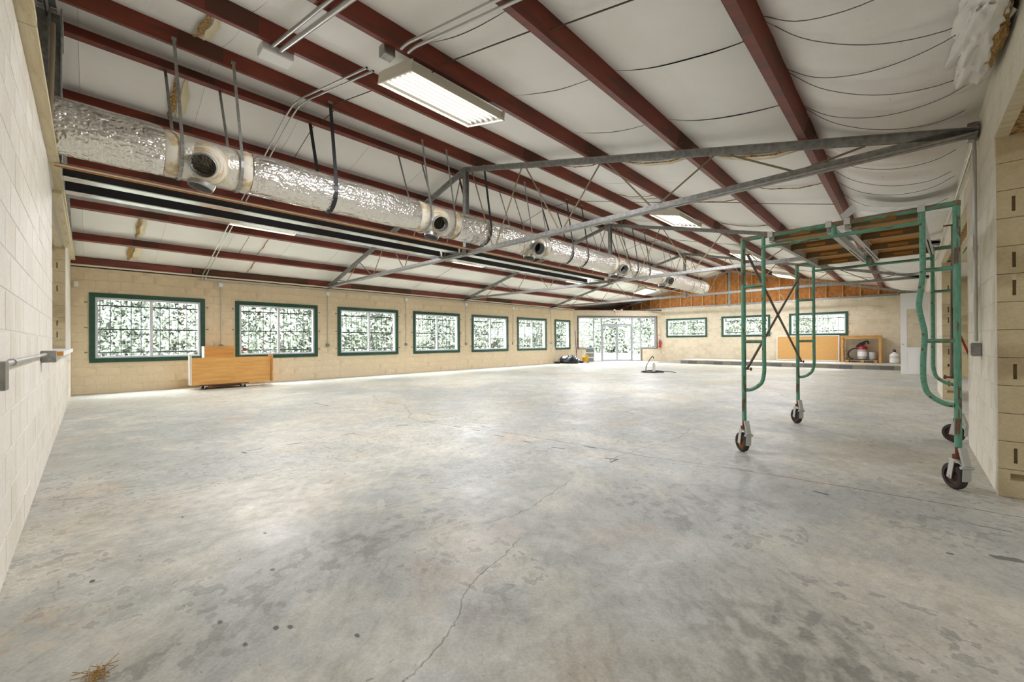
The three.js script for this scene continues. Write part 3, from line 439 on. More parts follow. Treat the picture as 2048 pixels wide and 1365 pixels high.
// pair of angles from a to b in the truss plane; flange up (+1) or down (-1)
function angles(a, b, up, h = 0.08, w = 0.055, gap = 0.016) {
  const d = V(b[0] - a[0], b[1] - a[1], 0), L = d.length(), ang = Math.atan2(d.y, d.x), gs = [];
  for (const s of [-1, 1]) { gs.push(bx(L, h, 0.006, L / 2, 0, s * gap / 2 + s * 0.003)); gs.push(bx(L, 0.006, w, L / 2, up * (h / 2 - 0.003), s * (gap / 2 + 0.006 + w / 2))); }
  return gs.map((g) => g.rotateZ(ang).translate(a[0], a[1], 0));
}
function truss(z, label, light) {
  const o = thing('roof_truss', label, 'truss', [0, 0, z], 0, 'roof trusses'), yT = (x) => yb(x) - 0.042, yB = 2.985;
  const xl = -13.58, xr = 0.44;
  mesh('top_chord', angles([xl, yT(xl)], [XP, YP - 0.042], 1), M.steel, o); mesh('top_chord', angles([XP, YP - 0.042], [xr, yT(xr)], 1), M.steel, o);
  mesh('bottom_chord', angles([xl, yB], [xr, yB], -1), M.steel, o);
  mesh('center_post', [bx(0.09, 1.72, 0.006, XP - 0.02, 3.83, 0.045), bx(0.09, 1.72, 0.006, XP - 0.02, 3.83, -0.045), bx(0.006, 1.72, 0.09, XP - 0.02, 3.83, 0)], M.steel, o);
  mesh('gusset', bx(0.13, 0.17, 0.012, XP - 0.02, 2.99, 0.05), M.steel, o);
  const nb = [-5.7, -4.1, -2.5, -0.85], nt = [-6.4, -4.93, -3.3, -1.68, -0.25];
  for (const m of [1, -1]) for (let i = 0; i < 4; i++) {
    const f = (x) => m > 0 ? x : 2 * XP - x;
    mesh('web_rod', rod([f(nt[i] + 0.05), yT(nt[i]) - 0.03, 0], [f(nb[i] - 0.05), yB + 0.03, 0], 0.0115, 8), M.rodSteel, o); mesh('web_rod', rod([f(nb[i] + 0.05), yB + 0.03, 0], [f(nt[i + 1] - 0.05), yT(nt[i + 1]) - 0.03, 0], 0.0115, 8), M.rodSteel, o);
  }
}
['nearest the pass-through wall', 'second from the pass-through wall', 'third from the pass-through wall', 'in front of the wooden gable'].forEach((t, i) => truss(TZ[i], 'grey steel roof truss with rod webs ' + t));
{ // end truss standing on the near wall
  const o = thing('end_truss', 'grey steel end truss post standing on the near wall plate', 'truss', [0, 0, 0.3]);
  mesh('center_post', [bx(0.012, 1.6, 0.2, -6.56, 3.9, 0), bx(0.11, 1.6, 0.01, -6.5, 3.9, -0.1), bx(0.11, 1.6, 0.01, -6.5, 3.9, 0.1), bx(0.03, 1.6, 0.02, -6.45, 3.9, -0.02)], M.steel, o);
  mesh('top_chord', angles([-12.6, yb(-12.6) - 0.05], [XP, YP - 0.05], 1, 0.1), M.steel, o); mesh('top_chord', angles([XP, YP - 0.05], [-0.4, yb(-0.4) - 0.05], 1, 0.1), M.steel, o);
  mesh('gusset', [bx(0.35, 0.3, 0.012, -6.5, 4.5, -0.108)], M.steel, o);
  mesh('web_brace', rod([-6.3, 4.45, -0.05], [-5.7, 3.12, -0.05], 0.02, 8), M.rodSteel, o);
}
// ------------------------------------------------------------------ insulated duct
const DX = -6.15, DY = 3.36, DR = 0.262;
{
  const o = thing('insulated_duct', 'foil wrapped round air duct hung under the ridge with open outlets', 'duct');
  const fits = [-1.02, -4.36, -7.0, -10.75, -13.95], end = -17.8, half = 0.43;
  const sec = (za, zb, r, nz, m, name, lump, s, holes = []) => { // tube along z with lumpy radius, open where an outlet leaves it
    const nr = holes.length ? 90 : 30, pos = [], uv = [], idx = [];
    for (let j = 0; j <= nz; j++) for (let i = 0; i <= nr; i++) { const a = i / nr * 6.28319, z = za + (zb - za) * j / nz, e = Math.min(j, nz - j) / nz; const rr = r + lump * (fbm(Math.cos(a) * 2 + s, z * 2.2 + Math.sin(a) * 2, 701, 3) - 0.5) - (lump ? 0.012 * Math.exp(-e * 30) : 0); pos.push(DX + rr * Math.cos(a), DY + rr * Math.sin(a), z); uv.push(z, a * r); }
    const zm = (za + zb) / 2, open = (a) => holes.some((h) => { const p = V(pos[a * 3] - DX, pos[a * 3 + 1] - DY, pos[a * 3 + 2] - zm), t = p.dot(h); return t > 0 && p.addScaledVector(h, -t).length() < 0.121; });
    for (let j = 0; j < nz; j++) for (let i = 0; i < nr; i++) { const a = j * (nr + 1) + i; if (holes.length && open(a) && open(a + nr + 2)) continue; idx.push(a, a + 1, a + nr + 1, a + 1, a + nr + 2, a + nr + 1); }
    const g = new THREE.BufferGeometry(); g.setAttribute('position', new THREE.Float32BufferAttribute(pos, 3)); g.setAttribute('uv', new THREE.Float32BufferAttribute(uv, 2)); g.setIndex(idx); g.computeVertexNormals(); return mesh(name, g, m, o);
  };
  M.foil.side = THREE.DoubleSide; M.mastic.side = THREE.DoubleSide;
  const cuts = [1.1, ...fits.flatMap((z) => [z + half, z - half]), end];
  for (let i = 0; i < cuts.length; i += 2) sec(cuts[i], cuts[i + 1], DR + (i === 0 ? 0.015 : 0), 34, M.foil, 'foil_section', 0.045, i * 9);
  const foil2 = mat(0xd6d2c4, { roughness: 0.4, metalness: 0.6, bumpMap: foilBump, bumpScale: 0.012, side: THREE.DoubleSide });
  fits.forEach((z, n) => {
    const d1 = V(0.86, -0.42, 0.28).normalize(), d2 = V(0.0, -0.97, 0.24).normalize(); sec(z + half - 0.1, z - half + 0.1, DR - 0.012, 44, foil2, 'fitting', 0.012, n, [d1, d2]); sec(z + half, z + half - 0.15, DR - 0.004, 3, M.mastic, 'mastic_band', 0.006, n + 3); sec(z - half + 0.15, z - half, DR - 0.004, 3, M.mastic, 'mastic_band', 0.006, n + 5);
    const q = new THREE.Quaternion().setFromUnitVectors(V(0, 1, 0), V(0.86, -0.42, 0.28).normalize()), put = (g, k) => g.applyQuaternion(k).translate(DX, DY, z);
    mesh('outlet_patch', put(lathe([[0.24, 0.17], [0.21, 0.225], [0.16, 0.262], [0.135, 0.275]], 24), q), M.mastic, o);
    const c = mesh('outlet', put(lathe([[0.126, 0.2], [0.126, 0.385], [0.132, 0.387], [0.138, 0.38], [0.134, 0.25]], 28), q), M.collar, o);
    
    const q2 = new THREE.Quaternion().setFromUnitVectors(V(0, 1, 0), V(0.0, -0.97, 0.24).normalize()), c2 = mesh('outlet', put(lathe([[0.12, 0.2], [0.12, 0.33], [0.128, 0.332], [0.13, 0.31], [0.14, 0.25]], 24), q2), M.collar, o);
    
  });
  mesh('end_cap', [new THREE.CircleGeometry(DR - 0.03, 28).rotateY(Math.PI).translate(DX, DY, end + 0.04), new THREE.TorusGeometry(DR - 0.015, 0.02, 8, 30).translate(DX, DY, end)], M.foil, o);
}
// hanger straps: a strip round the duct up to the purlins on either side
function strap(z, w, m, xa, xb, r, label, group, lean = 0) {
  const p = [[xa, yb(xa) + 0.06]]; for (let k = 0; k <= 12; k++) { const a = 0.12 - (Math.PI + 0.24) * k / 12; p.push([DX + r * Math.cos(a), DY + r * Math.sin(a)]); } p.push([xb, yb(xb) + 0.06]);
  const gs = []; for (let i = 0; i + 1 < p.length; i++) gs.push(bar([p[i][0], p[i][1], i === 0 ? z + lean : z], [p[i + 1][0], p[i + 1][1], i + 2 === p.length ? z + lean : z], w, 0.004, [0, 0, 1]));
  const o = thing('duct_strap', label, 'strap', [0, 0, 0], 0, group); mesh('strip', gs, m, o); mesh('clip', [bx(0.02, 0.03, w + 0.012, xa, yb(xa) + 0.05, z + lean), bx(0.02, 0.03, w + 0.012, xb, yb(xb) + 0.05, z + lean)], M.galv, o);
}
[[-2.47, 'before the second outlet'], [-5.5, 'just past the first truss post'], [-8.25, 'first past the third outlet'], [-8.9, 'second past the third outlet'], [-11.6, 'first past the fourth outlet'], [-12.4, 'second past the fourth outlet']].forEach(([z, t]) => strap(z, 0.05, M.black, -6.08, -6.88, DR + 0.022, 'black hanger strap under the foil duct ' + t, 'black duct straps'));
[-0.74, -1.32, -4.1, -4.62, -6.75, -7.25, -10.5, -11.0, -13.7, -14.2, -16.2].forEach((z, i) => strap(z, 0.032, M.galv, -6.08, -6.88, DR + 0.014, i === 10 ? 'grey hanger strap at the capped end of the foil duct' : 'grey hanger strap on the ' + (i % 2 ? 'gable' : 'pass-through') + ' side of the ' + ['first', 'second', 'third', 'fourth', 'fifth'][i >> 1] + ' duct outlet', 'grey duct straps', 0.05));
// rails and pipe lying along the bottom chords
function rail(x, za, zb, h, w, label) {
  const o = thing('black_rail', label, 'rail', [x, 3.026, 0], 0, 'black rails laid on the trusses');
  mesh('face', lim(0, 0.006, 0.004, h, zb, za), M.black, o); mesh('lip', [lim(-w, 0.012, 0, 0.006, zb, za), rod([0.012, 0.004, za], [0.012, 0.004, zb], 0.008, 8), lim(-w, -w + 0.006, 0, 0.05, zb, za)], M.alum, o);
}
rail(-6.77, 0.2, -5.39, 0.13, 0.16, 'black rail with bright lip, duct side, first bay'); rail(-7.38, 0.2, -5.36, 0.125, 0.15, 'black rail with bright lip, window side, first bay');
rail(-6.77, -5.43, -11.12, 0.13, 0.16, 'black rail with bright lip, duct side, second bay'); rail(-7.38, -5.42, -11.1, 0.125, 0.15, 'black rail with bright lip, window side, second bay');
tag(mesh('long_pipe', [rod([-6.445, 3.05, 0.25], [-6.445, 3.05, -17.2], 0.024, 12)], M.orangePipe), 'long orange-brown pipe running beside the duct along the trusses', 'pipe');
tag(mesh('long_pipe', [rod([-6.375, 3.036, 0.25], [-6.375, 3.036, -17.2], 0.01, 8)], M.creamMetal), 'thin cream conduit beside the long orange-brown pipe', 'pipe');

// ------------------------------------------------------------------ tube lamps
M.tubeGlow = mat(0xffffff, { emissive: 0xfffcf8, emissiveIntensity: 0.8, roughness: 0.4 });
M.tray = mat(0xf2f0ea, { roughness: 0.35 });
function highBay(x, z, slope, label, strips) {
  const o = thing('high_bay_lamp', label, 'lamp', [x, yb(x) - 0.055, z], 0, 'tube lamps under the roof'); o.rotation.z = slope > 0 ? -aS : aS;
  const W = 0.7, L = 1.28, s = new THREE.Shape(); s.moveTo(-W / 2, -0.12); s.lineTo(-W / 2 + 0.012, -0.12); s.lineTo(-W / 2 + 0.1, -0.02); s.lineTo(W / 2 - 0.1, -0.02); s.lineTo(W / 2 - 0.012, -0.12); s.lineTo(W / 2, -0.12); s.lineTo(W / 2 - 0.09, 0); s.lineTo(-W / 2 + 0.09, 0); s.closePath();
  mesh('housing', new THREE.ExtrudeGeometry(s, { depth: L, bevelEnabled: false }).translate(0, 0, -L / 2), M.creamMetal, o);
  for (const k of [-1, 1]) mesh('end_plate', bx(W - 0.03, 0.11, 0.014, 0, -0.063, k * (L / 2 - 0.008)), M.creamMetal, o);
  for (let i = 0; i < 6; i++) { const xx = -0.25 + i * 0.1; mesh('tube', rod([xx, -0.085, -0.58], [xx, -0.085, 0.58], 0.0125, 8), M.tubeGlow, o); mesh('reflector', [bx(0.05, 0.003, 1.2, xx - 0.026, -0.055, 0, 0, 0, 0.7), bx(0.05, 0.003, 1.2, xx + 0.026, -0.055, 0, 0, 0, -0.7)], M.tray, o); mesh('socket', [bx(0.03, 0.04, 0.03, xx, -0.08, 0.6), bx(0.03, 0.04, 0.03, xx, -0.08, -0.6)], M.white, o); }
  const n = strips ? 6 : 1;
  for (let i = 0; i < n; i++) { const w = strips ? 0.045 : 0.58, l = new THREE.RectAreaLight(0xf9f8ff, strips ? LAMP * 1.55 : LAMP * 0.42 / 0.58, w, 1.16); l.position.set(strips ? -0.25 + i * 0.1 : 0, -0.1, 0); l.rotation.x = -Math.PI / 2; l.name = 'tube_light'; o.add(l); }
}
[[-2.82, 'beside the near conduit bend'], [-9.3, 'past the first truss'], [-14.95, 'past the second truss'], [-20.6, 'past the third truss']].forEach(([z, t], i) => highBay(-3.76, z, 1, 'six tube lamp on the pier-side slope ' + t, i < 2));
[[-2.68, 'before the first truss'], [-8.5, 'past the first truss'], [-14.4, 'past the second truss'], [-20.2, 'past the third truss']].forEach(([z, t]) => highBay(-9.9, z, -1, 'six tube lamp on the window-side slope ' + t, false));
for (const [z, t] of [[-2.2, 'first'], [-8.2, 'second'], [-15, 'last']]) { // plain lamps of the side room
  const o = thing('strip_lamp', 'white strip lamp in the side room opposite the ' + t + ' pier opening', 'lamp', [2.9, 3.045, z], 0, 'strip lamps of the side room'); mesh('housing', bx(0.3, 0.06, 1.25, 0, -0.03, 0), M.white, o); mesh('diffuser', bx(0.24, 0.02, 1.2, 0, -0.07, 0), M.tubeGlow, o);
  const l = new THREE.RectAreaLight(0xf9f8ff, LAMP * 0.6, 0.24, 1.2); l.position.set(0, -0.085, 0); l.rotation.x = -Math.PI / 2; l.name = 'strip_light'; o.add(l);
}
// ------------------------------------------------------------------ conduits and boxes
const cnd = (pts, r, label, m = M.emt) => tag(mesh('conduit', tube(pts, r, pts.length * 14, 8, 0.08), m), label, 'conduit');
for (const [dz, n] of [[0, 'near'], [-0.075, 'far']]) {
  const z = -2.1 + dz, u = 0.025;
  cnd([[-13.545, 2.83, z], [-13.44, 2.9, z], [-13.4, yb(-13.4) - 0.03, z], [-13.0, yb(-13.0) - u, z], [-9, yb(-9) - u, z], [-6.95, yb(-6.95) - u, z], [-6.5, YP - 0.075, z], [-6.1, yb(-6.1) - u, z], [-4.2, yb(-4.2) - u, z]], 0.0125, 'thin steel conduit climbing the window-side slope, ' + n + ' one of the pair');
  cnd([[-3.4, yb(-3.4) - 0.05, z + 0.06], [-3.25, yb(-3.25) - u, z + 0.06], [-0.78, yb(-0.78) - u, z + 0.06]], 0.0145, 'thin steel conduit from the lamp to the piers, ' + n + ' one of the pair');
}
{ const a = -4.8, b = -0.78; cnd([[a, yb(a) - 0.03, -1.43], [-2.5, yb(-2.5) - 0.03, -1.45], [b, yb(b) - 0.03, -1.48]], 0.024, 'thick steel conduit from the white box near the ridge'); cnd([[a - 0.03, yb(a) - 0.02, -1.35], [-2.5, yb(-2.5) - 0.02, -1.36], [b, yb(b) - 0.02, -1.38]], 0.018, 'slimmer conduit beside the thick one from the white box');
  const o = thing('junction_box', 'white junction box where two thick conduits end near the ridge', 'box', [-4.93, yb(-4.93) - 0.05, -1.42]); mesh('body', cbx(0.2, 0.09, 0.3, 0, 0, 0), M.white, o); mesh('cover', bx(0.19, 0.006, 0.29, 0, -0.048, 0), M.white, o);
  const p = thing('junction_box', 'small grey junction box above the near six tube lamp', 'box', [-3.62, yb(-3.62) - 0.04, -2.02]); mesh('body', cbx(0.11, 0.11, 0.11, 0, 0, 0), M.galv, p); mesh('cover', bx(0.1, 0.1, 0.004, 0, 0, 0.057), M.galv, p);
}
cnd([[-13.57, 2.84, -2.0], [-13.57, 2.84, -10], [-13.57, 2.84, -18.9]], 0.0125, 'steel conduit running level along the top of the window wall');
[-2.52, -5.4, -8.29, -11.2, -14.1, -17.0].forEach((z, i) => {
  const o = thing('wall_conduit_drop', 'conduit drop with outlet box ' + ['between first and second', 'between second and third', 'between third and fourth', 'between fourth and fifth', 'between fifth and sixth', 'between sixth and last'][i] + ' barred windows', 'conduit', [XW, 0, z]);
  mesh('tube', rod([0.025, 1.12, 0], [0.025, 2.8, 0], 0.0095, 8), M.emt, o); mesh('top_box', cbx(0.06, 0.12, 0.1, 0.035, 2.76, 0), M.white, o); mesh('outlet_box', rod([0.004, 1.08, 0], [0.055, 1.08, 0], 0.055, 16), M.galv, o);
});
{ // conduit on the near pier
  const o = thing('pier_conduit', 'steel conduit with two grey boxes on the face of the near pier', 'conduit', [XRT, 0, -5.55]);
  mesh('tube', rod([-0.03, 1.13, 0], [-0.03, 2.95, 0], 0.0135, 10), M.emt, o); mesh('top_box', cbx(0.07, 0.14, 0.12, -0.042, 3.02, 0), M.galv, o); const b = mesh('switch_box', cbx(0.055, 0.12, 0.13, -0.034, 1.06, 0.02), M.galv, o); mesh('cover', bx(0.004, 0.1, 0.11, -0.064, 1.06, 0.02), M.galv, b); mesh('coupling', rod([-0.03, 1.95, 0], [-0.03, 1.99, 0], 0.018, 10), M.emt, o);
  cnd([[XRT - 0.03, 2.94, -5.6], [XRT - 0.03, 2.93, -6.5], [XRT - 0.03, 2.92, -9.5], [XRT - 0.03, 2.9, -13]], 0.0125, 'steel conduit running level along the top of the piers');
}
{ // conduit and boxes on the near wall
  const o = thing('wall_conduit', 'steel conduit with two grey boxes along the near wall', 'conduit', [0, 0, ZN]);
  mesh('tube', rod([-2.78, 1.065, -0.03], [-5.3, 1.065, -0.03], 0.0125, 10), M.emt, o); mesh('end_box', cbx(0.14, 0.1, 0.085, -5.37, 1.045, -0.048), M.galv, o); mesh('switch_box', cbx(0.1, 0.12, 0.045, -2.72, 1.02, -0.028), M.galv, o); mesh('coupling', rod([-3.1, 1.065, -0.03], [-3.16, 1.065, -0.03], 0.018, 10), M.emt, o);
}
{ const o = thing('wall_sensor', 'small white sensor on the window wall by the near corner', 'sensor', [XW + 0.04, 2.52, 0.2]); mesh('body', cbx(0.07, 0.12, 0.07, 0, 0, 0), M.white, o); mesh('bracket', bx(0.05, 0.02, 0.02, -0.02, 0.07, 0), M.white, o); }
// cords over the eave blanket
for (const [z0, z1] of [[-3.35, -2.9], [-3.4, -3.8], [-4.15, -3.75], [-4.2, -4.55], [-4.9, -4.7], [-4.95, -5.3], [-6.4, -6.3], [-7.0, -7.1], [-7.6, -7.4], [-8.3, -8.5]]) { const p = []; for (let i = 0; i <= 6; i++) { const u = i / 6, x = -0.75 + 1.2 * u; p.push([x, yb(x) + 0.2 - 0.235 * Math.sin(Math.PI * u) ** 0.7 - 0.01, z0 + (z1 - z0) * u]); } tag(mesh('support_cord', tube(p, 0.003, 18, 5), M.cord ??= mat(0x6b6258, { roughness: 0.9 })), 'thin dark cord holding up the eave insulation blanket', 'cord', 'cords under the eave blanket'); }
{ // torn blanket and loose plastic
  const blob = (w, h, d, s, m, p, name) => { const g = round(0.5, 14), q = g.attributes.position; for (let i = 0; i < q.count; i++) { const v = V(q.getX(i), q.getY(i), q.getZ(i)), k = 0.5 + 0.75 * fbm(v.x * 5 + s, v.y * 5 + v.z * 9, 801, 3) + 0.3 * Math.abs(vn(v.x * 11, v.z * 20 + v.y * 11, 805) - 0.5); v.multiplyScalar(k); q.setXYZ(i, v.x * w, v.y * h, v.z * d); } g.computeVertexNormals(); const o = mesh(name, g, m); o.position.set(...p); return o; };
  tag(blob(0.26, 0.2, 1.5, 3, M.vinyl, [0.33, 3.08, -3.85], 'torn_insulation'), 'ragged white torn insulation blanket hanging over the near pier', 'insulation');
  tag(blob(0.1, 0.1, 0.8, 9, M.fiber, [0.4, 3.03, -3.95], 'glass_fibre'), 'yellow glass fibre showing in the torn blanket', 'insulation');
  const film = mat(0xe8e9ea, { roughness: 0.25, side: THREE.DoubleSide, bumpMap: foilBump, bumpScale: 0.02 });
  const fg = new THREE.PlaneGeometry(1.15, 0.4, 30, 10), fp = fg.attributes.position; for (let i = 0; i < fp.count; i++) { const x = fp.getX(i), y = fp.getY(i); fp.setXYZ(i, -0.15 + x, yb(-0.15 + x) - 0.06 - 0.03 * vn(x * 9, y * 9, 811) - (x < -0.42 ? (-0.42 - x) * 1.1 : 0) - 0.05 * (1 - (2 * x / 1.2) ** 2), -8.05 + y + 0.05 * vn(x * 4, y * 4, 813)); } fg.computeVertexNormals();
  tag(mesh('plastic_film', fg, film), 'loose crinkled white plastic film under the eave blanket', 'plastic film');
}
// ------------------------------------------------------------------ rolling scaffold
{
  const o = thing('rolling_scaffold', 'green painted steel scaffold tower on four braked wheels', 'scaffold', [-1.22, 0, -4.69], -0.056);
  const W = 1.49, L = 2.12, R = 0.0215, r = 0.0165, top = 2.19;
  for (const z of [0, -L]) {
    const f = part('end_frame', o, [0, 0, z]);
    for (const s of [0, 1]) {
      const x = s ? W : 0, k = s ? -1 : 1, xi = x + k * 0.185, bend = s && z === 0 ? 0.022 : 0;
      mesh('post', rod([x, 0.33, 0], [x, top, 0], R, 14), M.green, f);
      mesh('collar', rod([x, top - 0.02, 0], [x, top + 0.02, 0], R + 0.003, 14), M.greenWorn, f);
      mesh('ladder_tube', tube([[xi, top, 0], [xi, 1.95, 0], [xi, 1.66, 0], [xi - bend, 1.42, 0], [xi + bend * 0.4, 1.2, 0], [xi, 1.0, 0], [xi, 0.84, 0], [xi - k * 0.02, 0.735, 0], [xi - k * 0.07, 0.68, 0], [xi - k * 0.12, 0.652, 0], [x + k * R, 0.645, 0]], 0.0185, 60, 12, 0.35), M.green, f);
      for (const y of [1.7, 1.14]) mesh('rung', rod([x, y, 0], [xi, y, 0], r, 12), y > 1.5 ? M.green : M.greenWorn, f);
      mesh('brace_stud', [rod([x - k * 0.02, 0.86, 0], [x + k * 0.075, 0.86, 0], 0.006, 8), rod([x + k * 0.06, 0.86, 0], [x + k * 0.072, 0.86, 0], 0.016, 8), rod([x - k * 0.02, 2.03, 0], [x + k * 0.07, 2.03, 0], 0.006, 8)], M.rust, f);
    }
    mesh('top_bar', rod([0, top, 0], [W, top, 0], R, 14), M.greenWorn, f); mesh('second_bar', rod([0.185, 2.085, 0], [W - 0.185, 2.085, 0], r, 12), M.green, f); mesh('spacer', rod([W / 2, 2.085, 0], [W / 2, top, 0], 0.022, 12), M.green, f);
  }
  for (const x of [0.03, W - 0.03]) { mesh('cross_brace', rod([x, 0.86, 0.0], [x, 2.03, -L], 0.0125, 10), M.brace ??= mat(0x6b5f50, { roughness: 0.7 }), o); mesh('cross_brace', rod([x + 0.012, 2.03, 0], [x + 0.012, 0.86, -L], 0.0125, 10), M.brace, o); }
  for (const [x, z, a, rim] of [[0, 0, -0.72, 1], [W, 0, -0.95, 0], [0, -L, -0.8, 0], [W, -L, -0.5, 0]]) {
    const c = part('caster', o, [x, 0, z]); c.rotation.y = a; const cx = -0.035;
    mesh('tyre', lathe([[0.062, -0.024], [0.085, -0.026], [0.097, -0.018], [0.101, 0], [0.097, 0.018], [0.085, 0.026], [0.062, 0.024]], 30).rotateZ(0).rotateX(Math.PI / 2).translate(cx, 0.101, 0), M.rubber, c);
    mesh('rim', [lathe([[0.02, -0.026], [0.035, -0.012], [0.058, -0.012], [0.066, -0.022], [0.066, 0.022], [0.058, 0.012], [0.035, 0.012], [0.02, 0.026]], 24).rotateX(Math.PI / 2).translate(cx, 0.101, 0)], rim ? (M.rimRust ??= mat(0x8a5626, { roughness: 0.7 })) : (M.rimDark ??= mat(0x4a2f24, { roughness: 0.7 })), c);
    mesh('axle', rod([cx, 0.101, -0.045], [cx, 0.101, 0.045], 0.011, 10), M.ash, c);
    mesh('fork', [-1, 1].map((s) => bar([cx, 0.085, s * 0.037], [-0.005, 0.235, s * 0.037], 0.042, 0.005, [1, 0, 0])).concat([bx(0.07, 0.008, 0.085, 0, 0.235, 0)]), M.ash, c);
    mesh('swivel', [rod([0, 0.24, 0], [0, 0.27, 0], 0.034, 16), rod([0, 0.27, 0], [0, 0.35, 0], 0.018, 12)], M.rust, c);
    mesh('brake_lever', [bar([0.03, 0.225, 0], [0.085, 0.185, 0], 0.05, 0.006, [0, 0, 1]), bar([0.075, 0.2, 0], [0.035, 0.33, 0], 0.045, 0.022, [0, 0, 1]), rod([0.075, 0.19, -0.04], [0.075, 0.19, 0.04], 0.012, 10), bar([0.075, 0.18, 0], [0.07, 0.085, 0], 0.052, 0.006, [0, 0, 1])], M.galvBrake ??= mat(0xbfc2bd, { roughness: 0.35, metalness: 0.5 }), c);
  }
  for (const [a, b, t] of [[0.25, 0.71, 'farther from'], [0.84, 1.30, 'closer to']]) {
    const p = thing('scaffold_plank', 'plywood deck in an aluminium frame on the scaffold, ' + t + ' the pier', 'plank', [-1.22, 0, -4.69], -0.056, 'decks on the scaffold');
    mesh('deck', lim(a + 0.015, b - 0.015, 2.205, 2.217, -L + 0.03, -0.03), M.ply, p);
    for (const x of [a, b]) mesh('side_rail', [lim(x - 0.004, x + 0.004, 2.125, 2.22, -L + 0.025, -0.025), lim(x - 0.02, x + 0.02, 2.125, 2.131, -L + 0.025, -0.025)], M.ash, p);
    for (let k = 0; k < 4; k++) { const z = -0.07 - k * (L - 0.14) / 3; mesh('cross_bar', [lim(a + 0.005, b - 0.005, 2.15, 2.2, z - 0.016, z + 0.016), lim(a + 0.005, b - 0.005, 2.14, 2.152, z - 0.024, z + 0.024)], M.bronze ??= mat(0x84714e, { roughness: 0.45, metalness: 0.3 }), p); mesh('grip_pad', lim((a + b) / 2 - 0.08, (a + b) / 2 + 0.08, 2.155, 2.185, z + 0.017, z + 0.02), M.ply, p); }
    for (const x of [a, b]) for (const [z, k] of [[0, 1], [-L, -1]]) mesh('hook', [lim(x - 0.022, x + 0.022, 2.212, 2.219, z - 0.03, z + 0.03), lim(x - 0.022, x + 0.022, 2.165, 2.219, z + k * 0.026 - 0.003, z + k * 0.026 + 0.003), lim(x - 0.022, x + 0.022, 2.14, 2.215, z - k * 0.034 - 0.003, z - k * 0.034 + 0.003)], M.ash, p);
  }
}
// ------------------------------------------------------------------ laminate cabinet on a dolly
{
  const g = thing('wheeled_dolly', 'low wooden dolly on black casters under the laminate cabinet', 'dolly', [-12.85, 0, -2.45]);
  mesh('deck', lim(-0.3, 0.28, 0.095, 0.115, -0.5, 0.5), M.darkWood, g); mesh('rail', lim(0.2, 0.26, 0.06, 0.095, -0.32, 0.32), M.darkWood, g);
  for (const x of [-0.22, 0.22]) for (const z of [-0.42, 0.42]) { const c = part('caster', g, [x, 0, z]); c.rotation.y = z; mesh('wheel', [rod([0, 0.035, -0.02], [0, 0.035, 0.02], 0.035, 18)], M.black, c); mesh('fork', [bx(0.05, 0.008, 0.06, 0, 0.09, 0), bx(0.03, 0.06, 0.004, 0, 0.062, 0.026), bx(0.03, 0.06, 0.004, 0, 0.062, -0.026)], M.alum, c); }
  const o = thing('laminate_cabinet', 'long maple laminate cabinet lying on its side on a dolly by the windows', 'cabinet', [-12.72, 0.115, -2.62]), D = 0.32;
  mesh('front_panel', lim(-0.02, 0, 0, 0.68, -0.88, 0.86), M.maple, o); mesh('bottom_panel', lim(-D, -0.02, 0, 0.02, -0.9, 0.86), M.maple, o); mesh('back_panel', lim(-D, -D + 0.012, 0.02, 0.66, -0.9, 0.86), M.maple, o);
  mesh('end_panel', [lim(-D, 0.02, 0, 0.74, 0.86, 0.885)], M.endGrey ??= mat(0xcfccc4, { roughness: 0.5 }), o); mesh('end_panel', [lim(-D, 0.06, 0, 0.72, -0.93, -0.905)], M.maple, o); mesh('return_panel', lim(-0.02, 0.05, 0.02, 0.66, -0.905, -0.89), M.maple, o); mesh('edge_band', [lim(-0.002, 0.022, 0, 0.74, 0.885, 0.889), lim(0.06, 0.064, 0, 0.72, -0.93, -0.905)], M.pine, o); mesh('peg', rod([0.04, 0.05, -0.89], [0.04, 0.05, -0.905], 0.012, 10), M.black, o);
  const p = thing('laminate_box', 'smaller maple laminate box standing behind the long cabinet', 'box', [-13.25, 0, -2.42]);
  mesh('front_panel', lim(-0.02, 0, 0, 1.08, -0.31, 0.31), M.maple, p); mesh('side_panel', lim(-0.3, 0, 0, 1.08, 0.31, 0.33), M.endGrey, p); mesh('side_panel', lim(-0.3, 0, 0, 1.08, -0.33, -0.31), M.maple, p); mesh('top_panel', lim(-0.3, -0.02, 1.06, 1.08, -0.31, 0.31), M.maple, p);
}
